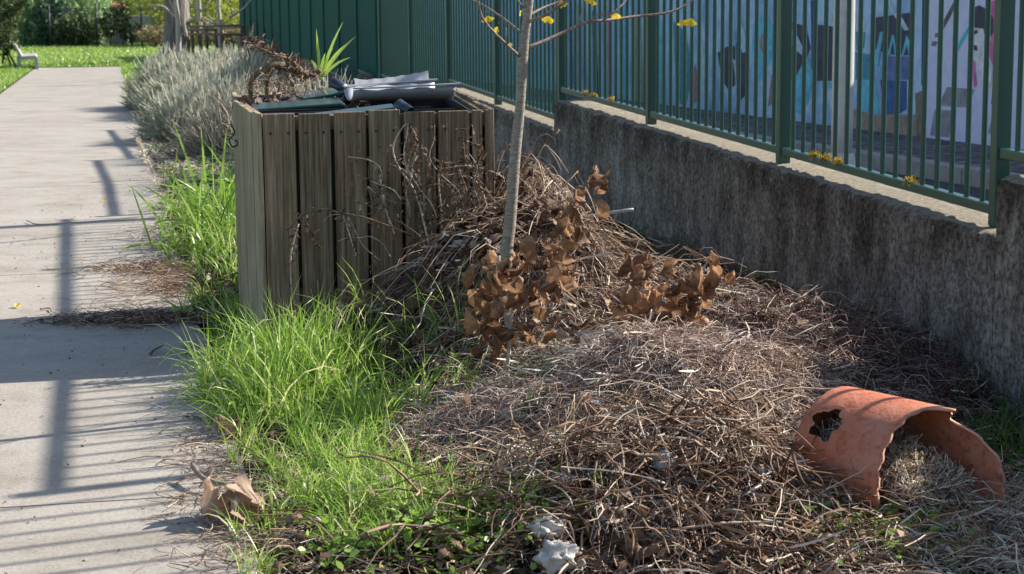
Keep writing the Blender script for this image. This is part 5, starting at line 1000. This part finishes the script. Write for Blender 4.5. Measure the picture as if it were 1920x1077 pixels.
# wire mesh fence
wf = empty('wire_fence', tuple(on_ground(183, 88)), 'thin dark green wire fence with posts beyond the lawn', 'fence')
xs = [spot(x, 88, 73)[0] for x in (12, 95, 183, 267, 350)]; zg = float(gz(73))
for x in xs: link('post', tube_mesh([(x, 73, zg - .1), (x, 73, zg + 1.6)], .035, 8, k=1), MT['metal'], wf)
for z in (.05, 1.35, 1.42): 
    for a, b in zip(xs[:-1], xs[1:]): link('rail', tube_mesh([(a, 73, zg + z), (b, 73, zg + z)], .013, 6, k=1), MT['metal'], wf)
mb = MB()
for x in np.arange(xs[0], xs[-1], .10): mb.tube([(x, 73, zg + .05), (x, 73, zg + 1.35)], .0022, 3, 1)
for z in np.arange(.15, 1.35, .2): mb.tube([(xs[0], 73, zg + z), (xs[-1], 73, zg + z)], .0022, 3, 1)
link('mesh_wires', mb.mesh(), MT['metal'], wf)['kind'] = 'stuff'
def pillar(label, px0, px1, top, Y, mat, cap=None):
    a, b = spot(px0, top, Y), spot(px1, top, Y); zg_ = float(gz(Y)) - .1; t = empty('pillar', (a[0], Y, zg_), label, 'pillar'); mb = MB(); mb.box((a[0], Y, zg_), (b[0] - a[0], 0, 0), (0, .45, 0), (0, 0, a[2] - zg_)); link('shaft', bevel(mb.mesh(), .02), mat, t)
    if cap:
        c = np.array([(a[0] + b[0]) / 2, Y + .22, a[2]]); w2 = cap; V = [c + np.array(v) for v in ((-w2, -w2, 0), (w2, -w2, 0), (w2, w2, 0), (-w2, w2, 0), (-w2 * .3, 0, .26), (w2 * .3, 0, .26))]; link('tiled_cap', mesh_py(V, [(0, 1, 5, 4), (1, 2, 5), (2, 3, 4, 5), (3, 0, 4), (3, 2, 1, 0)]), MT['tile'], t)
        for k in range(7): x = c[0] - w2 + (k + .5) * 2 * w2 / 7; link('tile', tube_mesh([(x, c[1] - w2 - .02, c[2] + .01), (c[0] + (x - c[0]) * .35, c[1] - .05, c[2] + .26)], .035, 6, k=1), MT['tile'], t)
    else: mb = MB(); mb.box((a[0] - .05, Y - .05, a[2] + .002), (b[0] - a[0] + .1, 0, 0), (0, .55, 0), (0, 0, .07)); link('cap', bevel(mb.mesh(), .01), MT['pillar'], t)
    return t
pillar('old rendered pillar with a red tiled cap behind the wire fence', 207, 236, 17, 76, MT['pillar'], .36)
pillar('plain grey concrete pillar left of the big tree trunk', 279, 309, 12, 78, MT['pillar'])
pg = empty('low_wall', (0, 0, 0), 'low grey wall far behind the wire fence', 'wall'); a, b = spot(120, 30, 79), spot(470, 30, 79); mb = MB(); mb.box((a[0], 79.6, float(gz(79)) - .1), (b[0] - a[0], 0, 0), (0, .25, 0), (0, 0, 1.15)); link('wall_body', mb.mesh(), MT['pillar'], pg)
# blue and white building
bd = empty('blue_building', tuple(spot(190, 20, 130)), 'blue and white building glimpsed beyond the hedge', 'building')
a = spot(150, 40, 130); zz = float(gz(110)) - 1; wcol = [(.05, .08, .22), (.35, .38, .46), (.05, .10, .32), (.45, .5, .58), (.08, .13, .34)]; x_ = a[0]
mb = MB(); mb.box((a[0] - 1, 130.2, zz), (5.5, 0, 0), (0, 6, 0), (0, 0, 6)); link('wall', mb.mesh(), plain('building_wall', (.30, .33, .40), .8), bd)
for i, c_ in enumerate(wcol): mb = MB(); wd_ = (.5, .9, .6, .35, .8)[i]; mb.box((x_, 130.14, zz + .5), (wd_, 0, 0), (0, .05, 0), (0, 0, 5)); link('cladding_panel', mb.mesh(), plain('cladding', c_, .5), bd); x_ += wd_ + .02
# big tree trunk
tb = on_ground(330, 118); Yt = float(tb[1]); t = empty('plane_tree', tuple(tb), 'thick grey tree trunk rising behind the lavender', 'tree')
def T3(px, py, d=0): return spot(px, py, Yt + d)
link('trunk', tube_mesh([T3(322, 126), T3(325, 112), T3(330, 90), T3(332, 40), T3(331, 0), T3(330, -80), T3(328, -180)], [.56, .44, .385, .355, .34, .33, .30], 22, .05), MT['bark'], t)
for k in range(5):
    sx_ = (-1, 1, -1, 1, .3)[k]; link('limb', tube_mesh([T3(329, -150 - 12 * k), T3(329 + sx_ * 50, -210 - 20 * k, R.uniform(-.8, .8)), T3(329 + sx_ * 140, -270 - 30 * k, R.uniform(-2, 2)), T3(329 + sx_ * 220, -380, R.uniform(-3, 3))], [.17, .12, .07, .02], 10, .06), MT['bark'], t)
# bare young trees with stakes
def bare(label, base, Y, trunk, brs, stakes=()):
    t = empty('bare_sapling', tuple(spot(*base, Y)), label, 'tree'); f = lambda p: spot(p[0], p[1], Y + (p[2] if len(p) > 2 else 0)); link('trunk', tube_mesh([f(p) for p in trunk], [.06, .05, .04], 8, .08), MT['palebark'], t)
    for b in brs: link('branch', tube_mesh([f(p) for p in b], [.035, .022, .014], 6, .1), MT['palebark'], t)
bare('bare young tree in front of the thick trunk', (333, 110), 40, [(336, 110), (334, 60), (333, 30), (328, -20), (330, -120)], [[(334, 34), (320, 24), (305, 12), (280, 10)], [(334, 30), (325, 15), (316, -5)], [(350, 70), (345, 40), (346, 0), (342, -40)]])
bare('bare young tree between the wooden stakes', (374, 95), 42, [(375, 95), (374, 40), (373, 15), (372, -30), (374, -120)], [[(373, 18), (362, 10), (350, -5)], [(374, 22), (385, 14), (393, 2)], [(352, 42), (360, 38), (368, 32), (382, 34), (405, 47)]])
bare('rightmost bare young tree near the green panels', (412, 90), 44, [(414, 95), (413, 55), (411, 30), (409, 0), (410, -120)], [[(412, 50), (400, 40), (388, 26)], [(412, 52), (440, 52), (457, 46)], [(412, 50), (395, 46), (385, 40)], [(429, 33), (445, 24), (458, 15), (470, 0), (480, -20)]])
sg = empty('tree_stakes', tuple(spot(390, 90, 41)), 'brown wooden tree stakes joined by cross bars behind the lavender', 'stakes')
for x, y0_, d in ((334, 48, 0), (352, 52, .6), (360, 54, 0), (372, 40, 0), (386, 42, .8), (404, 54, .5), (415, 60, 1), (453, 48, 0)):
    p, q = spot(x, y0_, 41 + d), spot(x + 3, 110, 41 + d); link('stake', tube_mesh([q, p], .038, 7, .05, 1), MT['stem'], sg)
for a, b in (((338, 64), (455, 65)), ((350, 56), (404, 56)), ((336, 50), (455, 48))): link('cross_bar', tube_mesh([spot(*a, 40.9), spot(*b, 40.9)], .028, 6, .05, 1), MT['twigbark'], sg)
